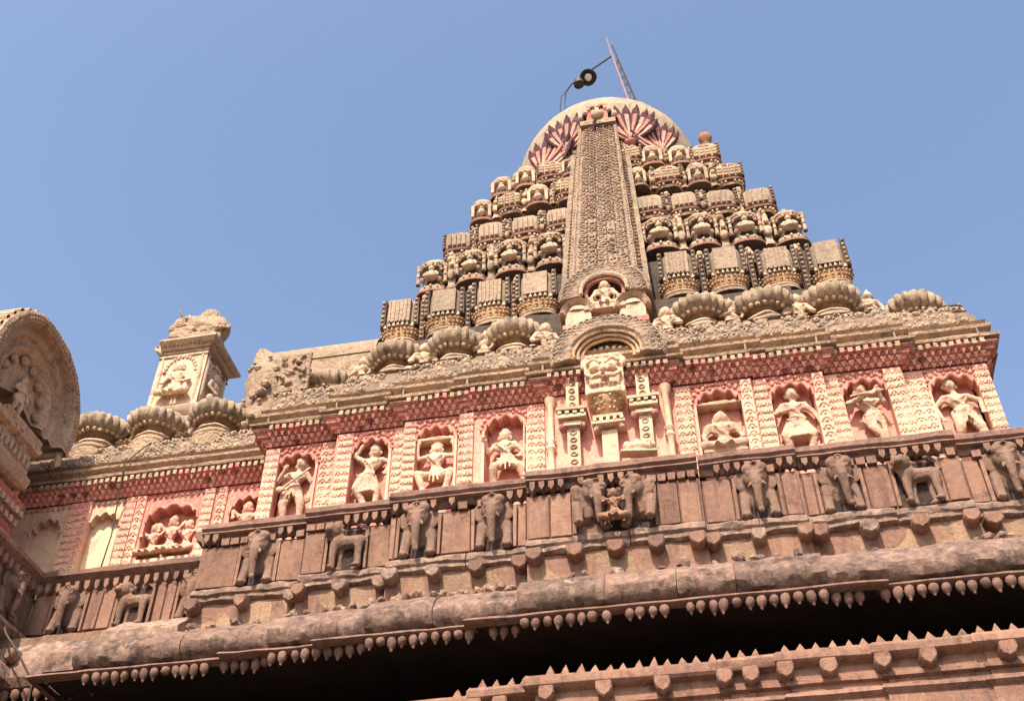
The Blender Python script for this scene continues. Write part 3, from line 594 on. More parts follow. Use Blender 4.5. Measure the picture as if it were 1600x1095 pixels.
# front plates with niches, z 9.9..11.55
NICH = [('L4', -4.55, .29, .28, -5.03, -3.93), ('L3', -3.4, .27, .14, -3.93, -2.9), ('L2', -2.43, .27, .04, -2.9, -1.95), ('L1', -1.43, .28, 0, -1.95, -.85),
        ('R1', 1.48, .29, 0, .85, 1.95), ('R2', 2.45, .27, .04, 1.95, 2.9), ('R3', 3.4, .28, .14, 2.9, 3.93), ('R4', 4.55, .3, .28, 3.93, 5.03)]
FL = {'L4': 'worn standing figure playing a lute in the leftmost niche', 'L3': 'dancing figure with one arm over its head', 'L2': 'squatting figure with both hands raised under a lintel',
      'L1': 'small figure holding a staff, left of the central bay', 'R1': 'seated figure on a toothed throne under a lintel', 'R2': 'skirted figure with a small animal at its feet',
      'R3': 'flute player with crossed legs', 'R4': 'stout figure leaning in the rightmost niche'}
for k, xc, w, y, x0, x1 in NICH:
    b = MB(); w += .01; zs = 11.12
    bay(b, x0, x1, 9.9, 11.56, y, xc, w, zs, .25, PINK)
    # leafy eyebrow above the arch
    for i in range(13):
        a = math.pi * i / 12; ball(b, (xc - (w + .05) * math.cos(a), y - .01, zs + .05 + .3 * math.sin(a)), (.034, .03, .024), PIL)
    for i in range(int((x1 - x0) / .09)):
        for j in range(2): ball(b, (x0 + .045 + i * .09 + (j * .045), y - .005, 11.47 - j * .06), (.03, .025, .022), PINK if j else ROSE)
    box(b, xc - w - .035, xc - w, y - .03, y, 9.9, zs + .02, PIL); box(b, xc + w, xc + w + .035, y - .03, y, 9.9, zs + .02, PIL)
    nb = b.build("niche", T, org=(xc, y, 10.2))
    link("carved_figure", FIGS[k], (xc, y + .1, 10.22), nb, 0, (1.24, 1.15, 1.17), FL[k])
for x, w, y, c in [(-4.93, .2, .28, 2), (-4.04, .26, .28, 2), (-3.78, .2, .14, 1), (-2.96, .2, .14, 1), (-2.8, .16, .04, 1), (-1.98, .2, .0, 1) , (-2.1, .0, .0, 1), (-1.0, .24, 0, 2),
                   (1.02, .22, 0, 2), (1.87, .14, 0, 1), (2.06, .18, .04, 1), (2.82, .14, .04, 1), (3.0, .18, .14, 1), (3.8, .22, .14, 2), (4.08, .26, .28, 2), (4.94, .18, .28, 2)]:
    if w: pilaster("pilaster", x, w, y, 9.9, 11.48, T, cols=c)
# smooth half columns beside the central bay
for x in (-.78, .8):
    b = MB(); lathe(b, [(.05, 0), (.06, .05), (.045, .1), (.045, .35), (.075, .4), (.05, .46), (.075, .52), (.045, .58), (.045, 1.1), (.07, 1.16), (.085, 1.24)], (x, -.14, 10.2), CREAM, 12)
    b.build("round_column", T, org=(x, -.14, 10.2))
corbel_cornice([p for p in pinkpath], T, label="crimson corbelled cornice over the rose storey")
frieze(pinkpath, T)
b = MB()        # central bay back plate
box(b, -.85, .85, -.1, .05, 9.9, 11.6, PINK); b.build("central_bay", T)
# central bay furniture: two bracketed pilasters, middle shrine, bull
def bracket_pil(x, y, z0, z1, zb):
    b = MB(); box(b, x - .085, x + .085, y - .14, y, z0, z1, CREAM)
    for k in range(int((z1 - z0) / .12)): frame(b, TOR, (x, y - .145, z0 + .08 + k * .12), (.04, 0, 0), (0, -.04, 0), (0, 0, .03), TAN)
    for k, (ww, zz) in enumerate(((.12, zb), (.19, zb + .09))): box(b, x - ww, x + ww, y - .2 - .05 * k, y, zz, zz + .06, CREAM)
    for i in range(4): box(b, x - .18 + i * .1, x - .13 + i * .1, y - .27, y - .1, zb + .15, zb + .2, CREAM)
    box(b, x - .21, x + .21, y - .28, y, zb + .2, zb + .25, PALE)
    for s in (-1, 1): ball(b, (x + s * .14, y - .16, zb - .02), (.05, .08, .06), ROSE, (8, 6))
    b.build("bracketed_pilaster", T, org=(x, y, z0))
bracket_pil(-.46, -.1, 10.2, 11.75, 10.85); bracket_pil(.5, -.1, 10.25, 11.75, 10.92)
b = MB(); x = .02; y = -.1
box(b, x - .1, x + .1, y - .16, y, 10.2, 10.72, CREAM)
for i in range(9):
    a = rad(180 * i / 8); ball(b, (x + .17 * math.cos(a), y - .2, 10.72 + .1 * math.sin(a)), .042, PALE, (8, 6))
box(b, x - .22, x + .22, y - .26, y, 10.77, 10.81, CREAM)
for i in range(5): box(b, x - .2 + i * .09, x - .155 + i * .09, y - .27, y - .08, 10.81, 10.87, CREAM)
box(b, x - .2, x + .2, y - .26, y, 10.87, 10.91, PALE); lathe(b, [(.2, 10.90), (.12, 10.93), (.09, 10.96), (.12, 10.99)], (x, y - .06, 0), CREAM, 16, 1, .8)
b.build("middle_shrine", T, org=(x, y, 10.2))
b = MB(); cap(b, (-.14, 0, .13), (.12, 0, .12), .09, .1, CREAM); ball(b, (-.02, 0, .22), .06, CREAM); ball(b, (-.24, -.04, .2), (.07, .06, .06), CREAM, (8, 6)); ball(b, (-.3, -.07, .17), (.045, .04, .035), CREAM, (8, 6))
for s in (-1, 1): cap(b, (-.24, s * .05 - .04, .25), (-.25, s * .08 - .04, .3), .014, .008, CREAM); ball(b, (-.2, s * .07 - .04, .2), (.02, .04, .02), CREAM)
for x_ in (-.16, .13): cap(b, (x_, -.09, .07), (x_ - .1, -.11, .04), .035, .028, CREAM)
box(b, -.3, .26, -.1, .1, 0, .04, CREAM)
bull = remesh(b, "bull_carving", .012, CREAM); link("bull_carving", bull, (.36, -.3, 10.24), T, rz=rad(190), sc=(.85, .85, .85), label="small reclining bull beside the middle shrine")
# lion-faced bracket over the middle
b = MB(); y = -.42
box(b, -.25, .27, y, -.1, 11.42, 12.08, CREAM)
for s in (-1, 1):
    ball(b, (.01 + s * .11, y - .04, 11.83), (.085, .06, .06), CREAM, (14, 10)); ball(b, (.01 + s * .11, y - .09, 11.84), (.035, .03, .03), CREAM, (8, 6))
    tube(b, [(.01 + s * .02, y - .06, 11.9), (.01 + s * .12, y - .08, 11.97), (.01 + s * .23, y - .04, 11.93)], .028, CREAM, 8)
    tube(b, [(.01 + s * .03, y - .08, 11.68), (.01 + s * .14, y - .1, 11.64), (.01 + s * .24, y - .06, 11.72), (.01 + s * .2, y - .05, 11.8)], [.04, .035, .03, .02], CREAM, 8)
    ball(b, (.01 + s * .27, y + .05, 11.98), (.05, .06, .09), CREAM, (8, 6))
ball(b, (.01, y - .1, 11.75), (.06, .07, .06), CREAM, (14, 10))
for k in range(7): pyr(b, (-.17 + k * .06, y - .03, 11.58), .045, .06, -.07, CREAM)
for k in range(9): ball(b, (-.2 + k * .053, y + .02, 12.08), (.035, .05, .04), CREAM)
box(b, -.2, .22, y - .03, -.1, 11.42, 11.5, CREAM)
face = remesh(b, "guardian_face", .013, CREAM); link("guardian_face", face, (0, 0, -.2), T, label="cream grimacing guardian face below the big arch")
b = MB(); lathe(b, [(.5, 10.98), (.62, 11.02), (.85, 11.12), (.98, 11.2), (.98, 11.24)], (.01, -.15, 0), OCHRE, 20, .22, .28, .7)
for j, z in enumerate((11.04, 11.11, 11.18)):
    for k in range(8):
        a = rad(190 + 160 * k / 7); r_ = .68 + .14 * j; co, si = math.cos(a), math.sin(a); ball(b, (.01 + .22 * r_ * math.copysign(abs(co) ** .7, co), -.15 + .28 * r_ * math.copysign(abs(si) ** .7, si), z), .022, OCHRE if (k + j) % 2 else CREAM)
b.build("lattice_bracket", T, org=(0, -.15, 11.14), label="ochre lattice bracket under the guardian face")

# big carved arch (gavaksha) and the smaller one above it
def arch_ring(b, xc, zc, y, ri, ro, dep, m, a0=-12, a1=192, sq=.92, n=40, mat2=None):
    V = []; K = 6
    for i in range(n + 1):
        a = rad(a0 + (a1 - a0) * i / n); c, s = math.cos(a), math.sin(a)
        for r_, yy in ((ri, y + dep), (ri, y + .05), (ri + .06, y - .02), (ro - .04, y), (ro, y + .06), (ro, y + dep)):
            V.append((xc + r_ * c, yy, zc + r_ * s * sq))
    F = [(i * K + j, (i + 1) * K + j, (i + 1) * K + j + 1, i * K + j + 1) for i in range(n) for j in range(K - 1)]
    F += [tuple(range(K)), tuple(n * K + j for j in range(K))]
    b.add(V, F, m)
    for row, rr_ in enumerate(np.arange(ri + .1, ro - .03, .085)):
        k = int(math.pi * rr_ * (a1 - a0) / 180 / .1)
        for i in range(k):
            a = rad(a0 + (a1 - a0) * (i + .5) / k); frame(b, TOR, (xc + rr_ * math.cos(a), y - .01, zc + rr_ * math.sin(a) * sq), (.034, 0, 0), (0, -.034, 0), (0, 0, .034), mat2 or m)
b = MB()
arch_ring(b, .08, 12.0, -.42, .46, .82, .55, BAND, -14, 194, .82)
for k, (r_, m_) in enumerate(((.47, OCHRE), (.42, PALE), (.37, OCHRE))):
    tube(b, [(.08 + r_ * math.cos(rad(a)), -.38 + .05 * k, 12.0 + r_ * .82 * math.sin(rad(a))) for a in range(-10, 191, 10)], .026, m_, 6)
box(b, -.4, .56, -.0, .3, 11.7, 12.4, TAN)
for k in range(7): ball(b, (-.2 + k * .09, -.2, 12.2 - .5 * abs(k - 3) * .03), (.04, .05, .045), PALE, (8, 6))
box(b, -.3, .45, -.2, .05, 12.08, 12.16, RED)
b.build("carved_arch", T, org=(.08, -.4, 12.3), label="large arched gable over the guardian face")
b = MB()
for s in (-1, 1):      # shoulders with little blank arches
    xc = .02 + s * .42
    arch_ring(b, xc, 13.58, .38, .19, .29, .4, TAN, 0, 180, 1.0, 20)
    box(b, xc - .2, xc + .2, .46, .9, 13.25, 13.7, PALE); lathe(b, [(.19, 0), (.18, .07), (.1, .15), (.001, .18)], (xc, .52, 13.66), CREAM, 16, 1, .5)
    box(b, xc - .23, xc + .23, .34, .8, 13.18, 13.27, ROSE)
box(b, -.62, .66, .55, 1.2, 12.7, 13.62, TAN); box(b, -.62, -.4, .6, 1.2, 13.6, 14.3, TAN); box(b, .44, .66, .6, 1.2, 13.6, 14.3, TAN)
b.build("shoulder_arches", T, org=(0, .5, 13.2))
b = MB(); arch_ring(b, .02, 14.1, .55, .36, .74, .5, BAND, -8, 188, .9)
tube(b, [(.02 + .36 * math.cos(rad(a)), .5, 14.1 + .32 * math.sin(rad(a))) for a in range(-10, 191, 10)], .035, PALE, 6)
box(b, -.4, .44, .88, .95, 13.6, 14.5, RED); box(b, -.3, .34, .42, .8, 13.62, 13.7, PALE); [tube(b, [(.02 + .3 * math.cos(rad(a)), .6, 14.12 + .26 * math.sin(rad(a))) for a in range(-20, 201, 20)], .03, ROSE, 6)]
for s in (-1, 1): ball(b, (.02 + s * .22, .62, 13.98), (.1, .07, .05), PALE, (8, 6)); box(b, .02 + s * .2 - .03, .02 + s * .2 + .03, .5, .7, 13.68, 13.95, PALE)
b.build("upper_arch", T, org=(.02, .6, 14.1))
link("arch_bust", SEAT, (.02, .62, 13.66), T, 0, (1.05, 1.05, .98), "pale crowned bust looking out of the upper arch")

# row of ribbed domes with small figures between
for s in (-1, 1):
    for x, y in ((1.42, .72), (2.36, .76), (3.36, .86), (4.62, 1.35)):
        link("ribbed_dome", KAL if random.random() < .5 else KAL2, (s * x, y, 13.02), T, random.uniform(0, 6), (random.uniform(.84, .93), random.uniform(.84, .93), random.uniform(.86, .98)))
    for x, y, mm in ((.92, .52, SEAT), (1.89, .58, LITTLE), (2.86, .62, SEAT), (3.93, .8, LITTLE)):
        link("seated_figure" if mm is SEAT else "little_figure", mm, (s * x, y, 12.76), T, random.uniform(-.3, .3), (1.15, 1.1, 1.05) if mm is SEAT else (.85, .9, .82))
# core of the tower
core = MB()
def tier(hw, y0, z0, z1, m=TAN, steps=2):
    d = 8.4 - y0
    pts = sym([(hw * .45, y0), (hw * .45, y0 + .08), (hw * .75, y0 + .08), (hw * .75, y0 + .2), (hw, y0 + .2)])
    path = [(-hw, d)] + pts + [(hw, d)]
    sweep(core, path, [(-.02, z0), (0, z1), (-.6, z1 + .02)], m, .25, .03)
    core.add([(-hw, d, z0), (hw, d, z0), (hw, d, z1), (-hw, d, z1)], [(0, 1, 2, 3)], m)
    core.add([(-hw, y0 + .2, z1 - .01), (hw, y0 + .2, z1 - .01), (hw, d, z1 - .01), (-hw, d, z1 - .01)], [(0, 1, 2, 3)], m)
tier(4.8, .62, 12.2, 12.86); tier(3.9, 1.28, 12.9, 14.45, GAP); tier(3.7, 1.68, 14.4, 15.75, GAP); tier(3.15, 2.02, 15.7, 16.95, GAP); tier(2.7, 2.26, 16.9, 18.0, GAP); tier(2.3, 2.44, 17.95, 18.95, GAP); tier(1.95, 2.5, 18.9, 19.8, GAP)
core.build("tower_core", T)
ROWS = [('kuta', (1.2, 2.0, 2.83, 3.66), 1.30, 14.55, 1.06, .07), ('shrine', (.98, 1.72, 2.47, 3.22), 1.58, 15.98, 1.02, .07),
        ('block', (.84, 1.49, 2.16, 2.82), 1.80, 17.10, 1.08, .07), ('block2', (.70, 1.26, 1.83, 2.42), 2.0, 18.2, 1.0, .07), ('crest', (.60, 1.02, 1.54, 2.06), 2.16, 19.06, 1.04, .07)]
for kind, xs, y0, z0, sc, st in ROWS:
    for s in (-1, 1):
        for i, x in enumerate(xs):
            y = y0 + st * i + (.05 if i == 3 else 0)
            if kind == 'kuta': me, nm = KUTA[(i + (s > 0)) % 2], "kuta_block"
            elif kind == 'shrine': me, nm = SHR, "mini_shrine"
            elif kind == 'block': me, nm = (BLK[0], "carved_block")
            elif kind == 'block2': me, nm = ((CRS, "crest_block") if (i + (s > 0)) % 2 else (BLK[1], "carved_block"))
            else: me, nm = ((BLK[1], "carved_block") if (i + (s > 0)) % 3 == 1 else (CRS, "crest_block"))
            if kind in ('block2', 'crest') and i == 0: scx = .8
            else: scx = 1.0
            link(nm, me, (s * x, y, z0 + random.uniform(-.02, .02)), T, random.uniform(-.06, .06), (sc * scx * random.uniform(.93, 1.05), sc * random.uniform(.95, 1.08), sc * random.uniform(.94, 1.05)))
        for j in range(1, 5):      # same ornaments run round the sides
            yy = y0 + .75 + j * .82; x = s * (xs[-1] + .22)
            if yy < 8.4 - y0: link(nm, me, (x, yy, z0), T, rad(90 * s), (sc, sc, sc))
rnd = random.Random(33)
def turretlet(x, y, z, h, w):
    b = MB(); k = rnd.randint(0, 2); M_2 = rnd.choice((TAN, TAN, PALE, GREY))
    lathe(b, [(w, 0), (w * 1.1, h * .06), (w * .8, h * .12), (w * .75, h * .4), (w * 1.05, h * .46), (w * .8, h * .52), (w * .85, h * .66), (w * .5, h * .8), (w * .55, h * .86), (w * .15, h), (.001, h * 1.02)], (x, y + .05, z), M_2, 10, 1, 1, .8)
    if k: ball(b, (x, y - w * .6, z + h * .62), (w * .55, w * .5, w * .6), PALE, (8, 6)); ball(b, (x, y - w * .6, z + h * .35), (w * .8, w * .6, h * .13), M_2, (8, 6))
    else:
        for q in range(4): ball(b, (x + rnd.uniform(-w, w) * .5, y - w * .7, z + h * (.15 + .17 * q)), w * .33, PALE)
    b.build("turretlet", T, org=(x, y, z))
for s in (-1, 1):
    for x, y, z, h, w in ((4.0, 1.35, 12.85, .75, .14), (4.22, 1.6, 12.85, .95, .13), (3.98, 1.75, 13.6, .8, .13), (4.12, 2.3, 14.2, .6, .12), (4.5, 2.1, 12.85, .8, .15)): turretlet(s * x, y, z, h, w)
for kind, xs, y0, z0, sc, st in ROWS:
    h = {'kuta': .95, 'shrine': .85, 'block': .66, 'block2': .6, 'crest': .55}[kind]
    for s in (-1, 1):
        for i in range(3):
            xm = s * (xs[i] + xs[i + 1]) / 2
            if kind == 'kuta':
                b = MB(); beadcol(b, xm, y0 + st * i + .14, z0, z0 + h, PALE, GAP, .1, .036, .09); b.build("beaded_strip", T, org=(xm, y0, z0))
            else: turretlet(xm, y0 + st * i + .16, z0, h * rnd.uniform(.9, 1.15), .09)
            turretlet(xm + rnd.uniform(-.04, .04), y0 + st * i + .26, z0 + h * .8, h * .5, .1)
        for i in range(4): turretlet(s * xs[i] + rnd.uniform(-.05, .05), y0 + st * i + .42, z0 + h * 1.0, .3 * rnd.uniform(.8, 1.2), .11)
# central carved spine, slightly bowed
b = MB(); NS = 26; rows = []
for i in range(NS + 1):
    t = i / NS; z = 14.4 + (20.35 - 14.4) * t; yb = .78 + 1.32 * t ** 1.12; hw = .575 - .185 * t
    rows.append((z, yb, hw))
prof = [(-1, .55), (-1, .0), (-.86, -.03), (-.8, .02), (.8, .02), (.86, -.03), (1, 0), (1, .55)]
V = [(hw * a, yb + c, z) for z, yb, hw in rows for a, c in prof]
b.add(V, [(i * 8 + j, i * 8 + j + 1, (i + 1) * 8 + j + 1, (i + 1) * 8 + j) for i in range(NS) for j in range(7)], BAND)
rnd = random.Random(21); t = .005
while t < .99:
    z = 14.4 + 5.95 * t; yb = .78 + 1.32 * t ** 1.12; hw = .575 - .185 * t; k = 5; pz = hw * .78 * 2 / k
    for j in range(k):
        x = hw * .78 * (-1 + 2 * (j + .5) / k); r_ = pz * .36 * rnd.uniform(.85, 1.15)
        if rnd.random() < .93: frame(b, TOR, (x + rnd.uniform(-.008, .008), yb + .01, z + (pz * .3 if j % 2 else 0)), (r_, 0, r_ * rnd.uniform(-.4, .4)), (0, -.055, .012), (0, .22 * r_, r_), BAND)
        ball(b, (x, yb - .015, z + (pz * .3 if j % 2 else 0)), (.022, .022, .022), TAN)
        ball(b, (x + pz * .5, yb - .005, z + pz * .45), (.024, .026, .02), BAND)
    t += pz * .92 / 5.95
for i in range(60):
    t = (i + .5) / 60; z = 14.4 + 5.95 * t; yb = .78 + 1.32 * t ** 1.12; hw = .575 - .185 * t
    for s in (-1, 1): ball(b, (s * hw * .93, yb - .01, z), (.028, .03, .036), TAN)
b.build("central_spine", T, label="tall carved vertical band up the middle of the spire")
for s in (-1, 1):
    b = MB()
    for i in range(50):
        t = i / 50; z = 14.3 + 5.7 * t; yb = .98 + 1.3 * t ** 1.12; hw = .575 - .185 * t
        for q in (0, 1): ball(b, (s * (hw + .06 + q * .085), yb + q * .04, z), (.034, .04, .028), TAN if (i + q) % 3 == 0 else GREY)
        box(b, *(sorted((s * (hw + .0), s * (hw + .17)))), yb + .03, yb + .3, z, z + .12, GREY)
    b.build("spine_beading", T, org=(s * .6, 1, 14.3))
# dome
b = MB(); lathe(b, [(2.0 * math.cos(a), 20.8 + 2.0 * math.sin(a)) for a in [rad(x) for x in range(-40, 91, 5)][:-1]] + [(.02, 22.8)], (0, 4.2, 0), LIMB, 64)
b.build("round_dome", T, org=(0, 4.2, 19.5), smooth=180, label="smooth limewashed round dome on top of the spire")
b = MB(); lathe(b, [(1.62, 19.2), (1.8, 19.55), (1.72, 19.8)], (0, 4.2, 0), TAN, 40); b.build("dome_collar", T, org=(0, 4.2, 19.2))
def fan(x, z, s, tilt, nm):
    b = MB(.6); y = 2.22 + .22 * x * x; n = 9
    outd = Vector((x * .45, -1.9, .35)).normalized(); up = Vector((0, 0, 1)); rt = up.cross(outd).normalized() * -1; u2 = outd.cross(rt).normalized()
    if u2.z < 0: u2 = -u2
    for k in range(n):
        a = tilt + rad((k - 4) * 13.5); L = s * (1.04 - .018 * (k - 4) ** 2); D = (u2 * math.cos(a) + rt * math.sin(a)); Sd = (rt * math.cos(a) - u2 * math.sin(a))
        o = Vector((x, y, z)); P = []
        for t, w in ((0, .012), (.3, .035), (.52, .058), (.75, .074), (.9, .055), (1.0, .004)):
            lift = .05 + .24 * t * t + .03 * (k % 2) + .015 * (4 - abs(k - 4)); c = o + D * (L * t) + outd * lift * s
            P.append((c - Sd * w * s * 1.35, c - Sd * w * s * .6 + outd * .03, c + Sd * w * s * .6 + outd * .03, c + Sd * w * s * 1.35))
        V = [tuple(q) for r_ in P for q in r_]
        for i in range(5):
            for j in range(3):
                mm = PLUM if (i >= 3 or (j != 1 and i >= 1)) else (ROSEL if k % 2 else PIL)
                b.add([V[i * 4 + j], V[i * 4 + j + 1], V[i * 4 + j + 5], V[i * 4 + j + 4]], [(0, 1, 2, 3)], mm)
        V2 = [tuple(Vector(q) - outd * .06 * s) for q in V]; b.add(V2, [(i * 4 + j, i * 4 + j + 1, i * 4 + j + 5, i * 4 + j + 4) for i in range(5) for j in range(3)], PLUM)
    ball(b, (x, y - .03, z - .02), (.15, .12, .09), ROSEL, (8, 6))
    b.build("lotus_fan", T, org=(x, y, z))
for x, z, s, t in ((-.66, 19.92, .95, -.3), (-1.22, 19.62, .95, -.62), (.63, 19.9, .98, .05), (1.2, 19.7, .85, .3)): fan(x, z, s, t, "")
b = MB()
for k in range(9):
    a = rad(180 * k / 8); ball(b, (.02 + .26 * math.cos(a), 2.02, 20.62 + .24 * math.sin(a)), (.06, .07, .06), PLUM if k in (0, 3, 5, 8) else PALE, (8, 6))
ball(b, (.02, 1.98, 20.62), (.13, .1, .15), PALE, (14, 10)); box(b, -.34, .38, 2.0, 2.3, 20.32, 20.45, TAN); box(b, -.2, .24, 2.0, 2.4, 20.4, 20.95, ROSE)
for s in (-1, 1): ball(b, (.02 + s * .34, 2.05, 20.6), (.07, .08, .1), PALE, (8, 6)); ball(b, (.02 + s * .055, 1.9, 20.66), .028, PLUM)
b.build("spine_crown", T, org=(0, 2, 20.4), label="small carved crown where the spine meets the dome")
# barrel gable on the left shoulder of the tower
b = MB()
V = []; n = 18
for X_ in (-6.15, -6.0, -4.0):
    for i in range(n + 1):
        a = math.pi * i / n; rr_ = .72 if X_ == -6.15 else .62; V.append((X_, 2.1 - rr_ * math.cos(a), 14.35 + rr_ * math.sin(a)))
b.add(V, [(q * (n + 1) + i, q * (n + 1) + i + 1, (q + 1) * (n + 1) + i + 1, (q + 1) * (n + 1) + i) for q in range(2) for i in range(n)] + [tuple(range(n + 1))], TAN)
box(b, -6.0, -4.0, 1.5, 2.7, 12.5, 14.36, TAN); lathe(b, [(.001, 13.0), (.42, 13.0), (.46, 13.2), (.40, 13.4), (.44, 13.7), (.5, 14.0), (.42, 14.3), (.3, 14.4), (.001, 14.42)], (-5.85, 1.72, 0), TAN, 14)
rnd = random.Random(61)
for k in range(30):
    a = rnd.uniform(180, 380); z = rnd.uniform(12.9, 14.35); q = rnd.uniform(.04, .10)
    ball(b, (-5.85 + .46 * math.cos(rad(a)), 1.72 + .46 * math.sin(rad(a)), z), (q, q, q * .8), rnd.choice((TAN, PALE, FRZ)))
box(b, -5.5, -5.2, 1.2, 1.6, 12.9, 13.7, GAP); box(b, -5.56, -5.14, 1.1, 1.6, 13.7, 13.8, TAN)
b.build("barrel_gable", T, org=(-5, 2.1, 12.5), label="smooth barrel-topped gable behind the left end domes")
for x, y, z in ((-5.0, .62, 12.9), (-5.1, .9, 12.8)): link("worn_relief", lumps(int(z * 10 + x), TAN), (x, y, z), T)
b = MB()
lathe(b, [(.1, 0), (.12, .04), (.08, .08), (.17, .2), (.19, .3), (.14, .4), (.07, .44), (.1, .48), (.001, .52)], (0, 0, 0), CLAY, 16)
link("finial_pot", b.mesh("finial_pot", smooth=60), (2.12, 2.62, 19.84), None, 0, (.75, .75, .85), label="small reddish clay pot finial on the spire's right shoulder", cat="finial")

# ================================================================== 2 mast and lamp on the dome
M_ = empty("lightning_mast", (.95, 4.3, 22.5), "thin leaning metal mast of two braced poles standing on the dome", "mast")
A = Vector((.86, 4.3, 22.5)); B_ = Vector((.34, 4.2, 26.0)); A2 = Vector((1.08, 4.35, 22.5)); 
b = MB(); tube(b, [A, B_, B_ + Vector((-.09, 0, .75))], [.032, .026, .014], PMET); b.build("pole", M_)
b = MB(); tube(b, [A2, B_ + Vector((.03, 0, .35))], [.028, .02], METAL); b.build("pole", M_)
b = MB()
for k in range(9):
    t = .15 + k * .085; tube(b, [A.lerp(B_, t), A2.lerp(B_ + Vector((.03, 0, .35)), t + .02)], .014, METAL)
    if k < 8: tube(b, [A.lerp(B_, t), A2.lerp(B_ + Vector((.03, 0, .35)), t + .1)], .01, METAL)
b.build("bracing", M_)
b = MB(); e0 = Vector((.36, 4.2, 25.9)); e1 = Vector((-.42, 4.2, 25.25)); e2 = Vector((-.72, 4.2, 24.95)); tube(b, [e0, e1, e2, (-.86, 4.2, 24.7), (-.9, 4.2, 24.2), (-.8, 4.0, 23.0)], [.026, .024, .022, .018, .012, .012], METAL); b.build("arm", M_)
tube_ = MB(); tube(tube_, [e2, (-.98, 4.2, 24.5), (-1.02, 4.2, 24.0), (-1.0, 4.0, 22.5)], .012, CAB); tube_.build("wire", M_)
Lp = empty("floodlight", (-.35, 4.1, 24.95), "dark round lamp with pale glass hanging on the mast's arm", "lamp")
b = MB(); rt = Matrix.Rotation(rad(35), 3, 'Y')
lathe(b, [(.04, .14), (.13, .1), (.2, .02), (.21, -.05), (.17, -.06), (.15, -.02), (.001, -.02)], (0, 0, 0), METAL, 18)
me = b.mesh("housing", smooth=50); o = link("housing", me, (-.27, 4.1, 25.0), Lp); o.rotation_euler = (rad(-32), rad(12), 0)
b = MB(0); ball(b, (0, 0, -.03), (.095, .095, .035), LAMPG, (14, 10)); o = link("glass", b.mesh("glass", smooth=180), (-.27, 4.1, 25.0), Lp); o.rotation_euler = (rad(-32), rad(12), 0)
b = MB(); lathe(b, [(.03, .1), (.12, .06), (.13, -.06), (.08, -.08), (.001, -.08)], (0, 0, 0), METAL, 14); o = link("ballast_box", b.mesh("ballast_box", smooth=50), (-.52, 4.15, 24.9), Lp)
b = MB(); tube(b, [(-.27, 4.1, 25.1), (-.33, 4.18, 25.28), (-.5, 4.15, 25.02)], .018, METAL); b.build("yoke", Lp)

# ================================================================== 3 brown sandstone porch
P = empty("sandstone_porch", (0, -.3, 0), "brown sandstone porch front with elephant parapet, rounded mossy eave and lower railing", "temple porch")
base = [(-5.6, 1.2), (-5.6, .04), (-4.1, .04), (-4.1, -.07), (-2.9, -.07), (-2.9, -.2), (-1.08, -.2), (-1.08, -.33), (1.1, -.33), (1.1, -.26), (2.3, -.26), (2.3, -.2), (4.2, -.2), (4.2, -.1), (7.2, -.1), (7.2, 1.2)]
b = MB(); sweep(b, base, [(0, 8.4), (0, 8.9, BROWN), (0, 9.75)], SLAB); b.build("parapet_wall", P)
b = MB(); stones(b, base, [(-.35, 10.06), (.12, 10.06), (.15, 10.03), (.155, 9.96), (.12, 9.93), (.13, 9.9), (.05, 9.87), (.02, 9.8), (-.02, 9.8)], BROWN, 1.1, 1.9, .008, 3, .15, .010); b.build("coping", P, label="flat moulded coping over the elephant panels")
b = MB(); stones(b, base, [(-.2, 9.09), (.06, 9.08), (.095, 9.04), (.10, 8.98), (.07, 8.95), (.075, 8.9), (.03, 8.87), (-.2, 8.86)], LEDGE, .6, 1.3, .016, 8, .07, .026, 5); b.build("ledge", P, label="worn moulded ledge under the elephants")
rnd = random.Random(4)
for x, y, d, n in along(base, .128, .02, .03):
    if rnd.random() < .06 or x > 5.3 or abs(d[0]) < .5: continue
    b = MB()
    if nz((x, y, 3), 1.5) > .12: obox(b, x, y, d, n, rnd.uniform(.09, .115), .07, 9.72, 9.82, SLAB)
    else: obox(b, x, y, d, n, .072, .12, 9.80 + rnd.uniform(-.01, .01), 9.87, SOOT if rnd.random() < .3 else SLAB, .055)
    b.build("pointed_drop", P, org=(x, y, 9.8), smooth=None)
# panels: slab courses between the animals
def panel_run(x0, x1, y, parent, n=2):
    b = MB(); w = (x1 - x0) / n
    for i in range(n):
        a = x0 + w * i + .006; c = a + w - .012; e = random.uniform(.045, .06)
        V = [(a, y - .03, 9.1), (c, y - .03, 9.1), (c, y - .03, 9.70), (a, y - .03, 9.70), (a + .008, y - e, 9.105), (c - .008, y - e, 9.105), (c - .008, y - e, 9.695), (a + .008, y - e, 9.695), (a, y + .02, 9.1), (c, y + .02, 9.1), (c, y + .02, 9.7), (a, y + .02, 9.7)]
        b.add(V, [(4, 5, 6, 7), (0, 1, 5, 4), (1, 2, 6, 5), (2, 3, 7, 6), (3, 0, 4, 7), (8, 9, 1, 0), (9, 10, 2, 1), (10, 11, 3, 2), (11, 8, 0, 3)], SLAB)
    return b.build("stone_panel", parent, org=((x0 + x1) / 2, y, 9.1), smooth=None)
ANI = [(-4.75, .04, 'e'), (-3.5, -.07, 'l'), (-2.5, -.2, 'e'), (-1.52, -.2, 'e'), (.03, -.33, 'g'), (1.77, -.26, 'e'), (2.75, -.2, 'f'), (3.65, -.2, 'l'), (4.72, -.1, 'e'), (5.7, -.1, 'e')]
AL = {-4.75: 'elephant in the porch parapet under the leftmost niche', -3.5: 'first lion from the left in the porch parapet', 3.65: 'lion between the two right-hand elephants', 2.75: 'elephant with its trunk swung to one side'}
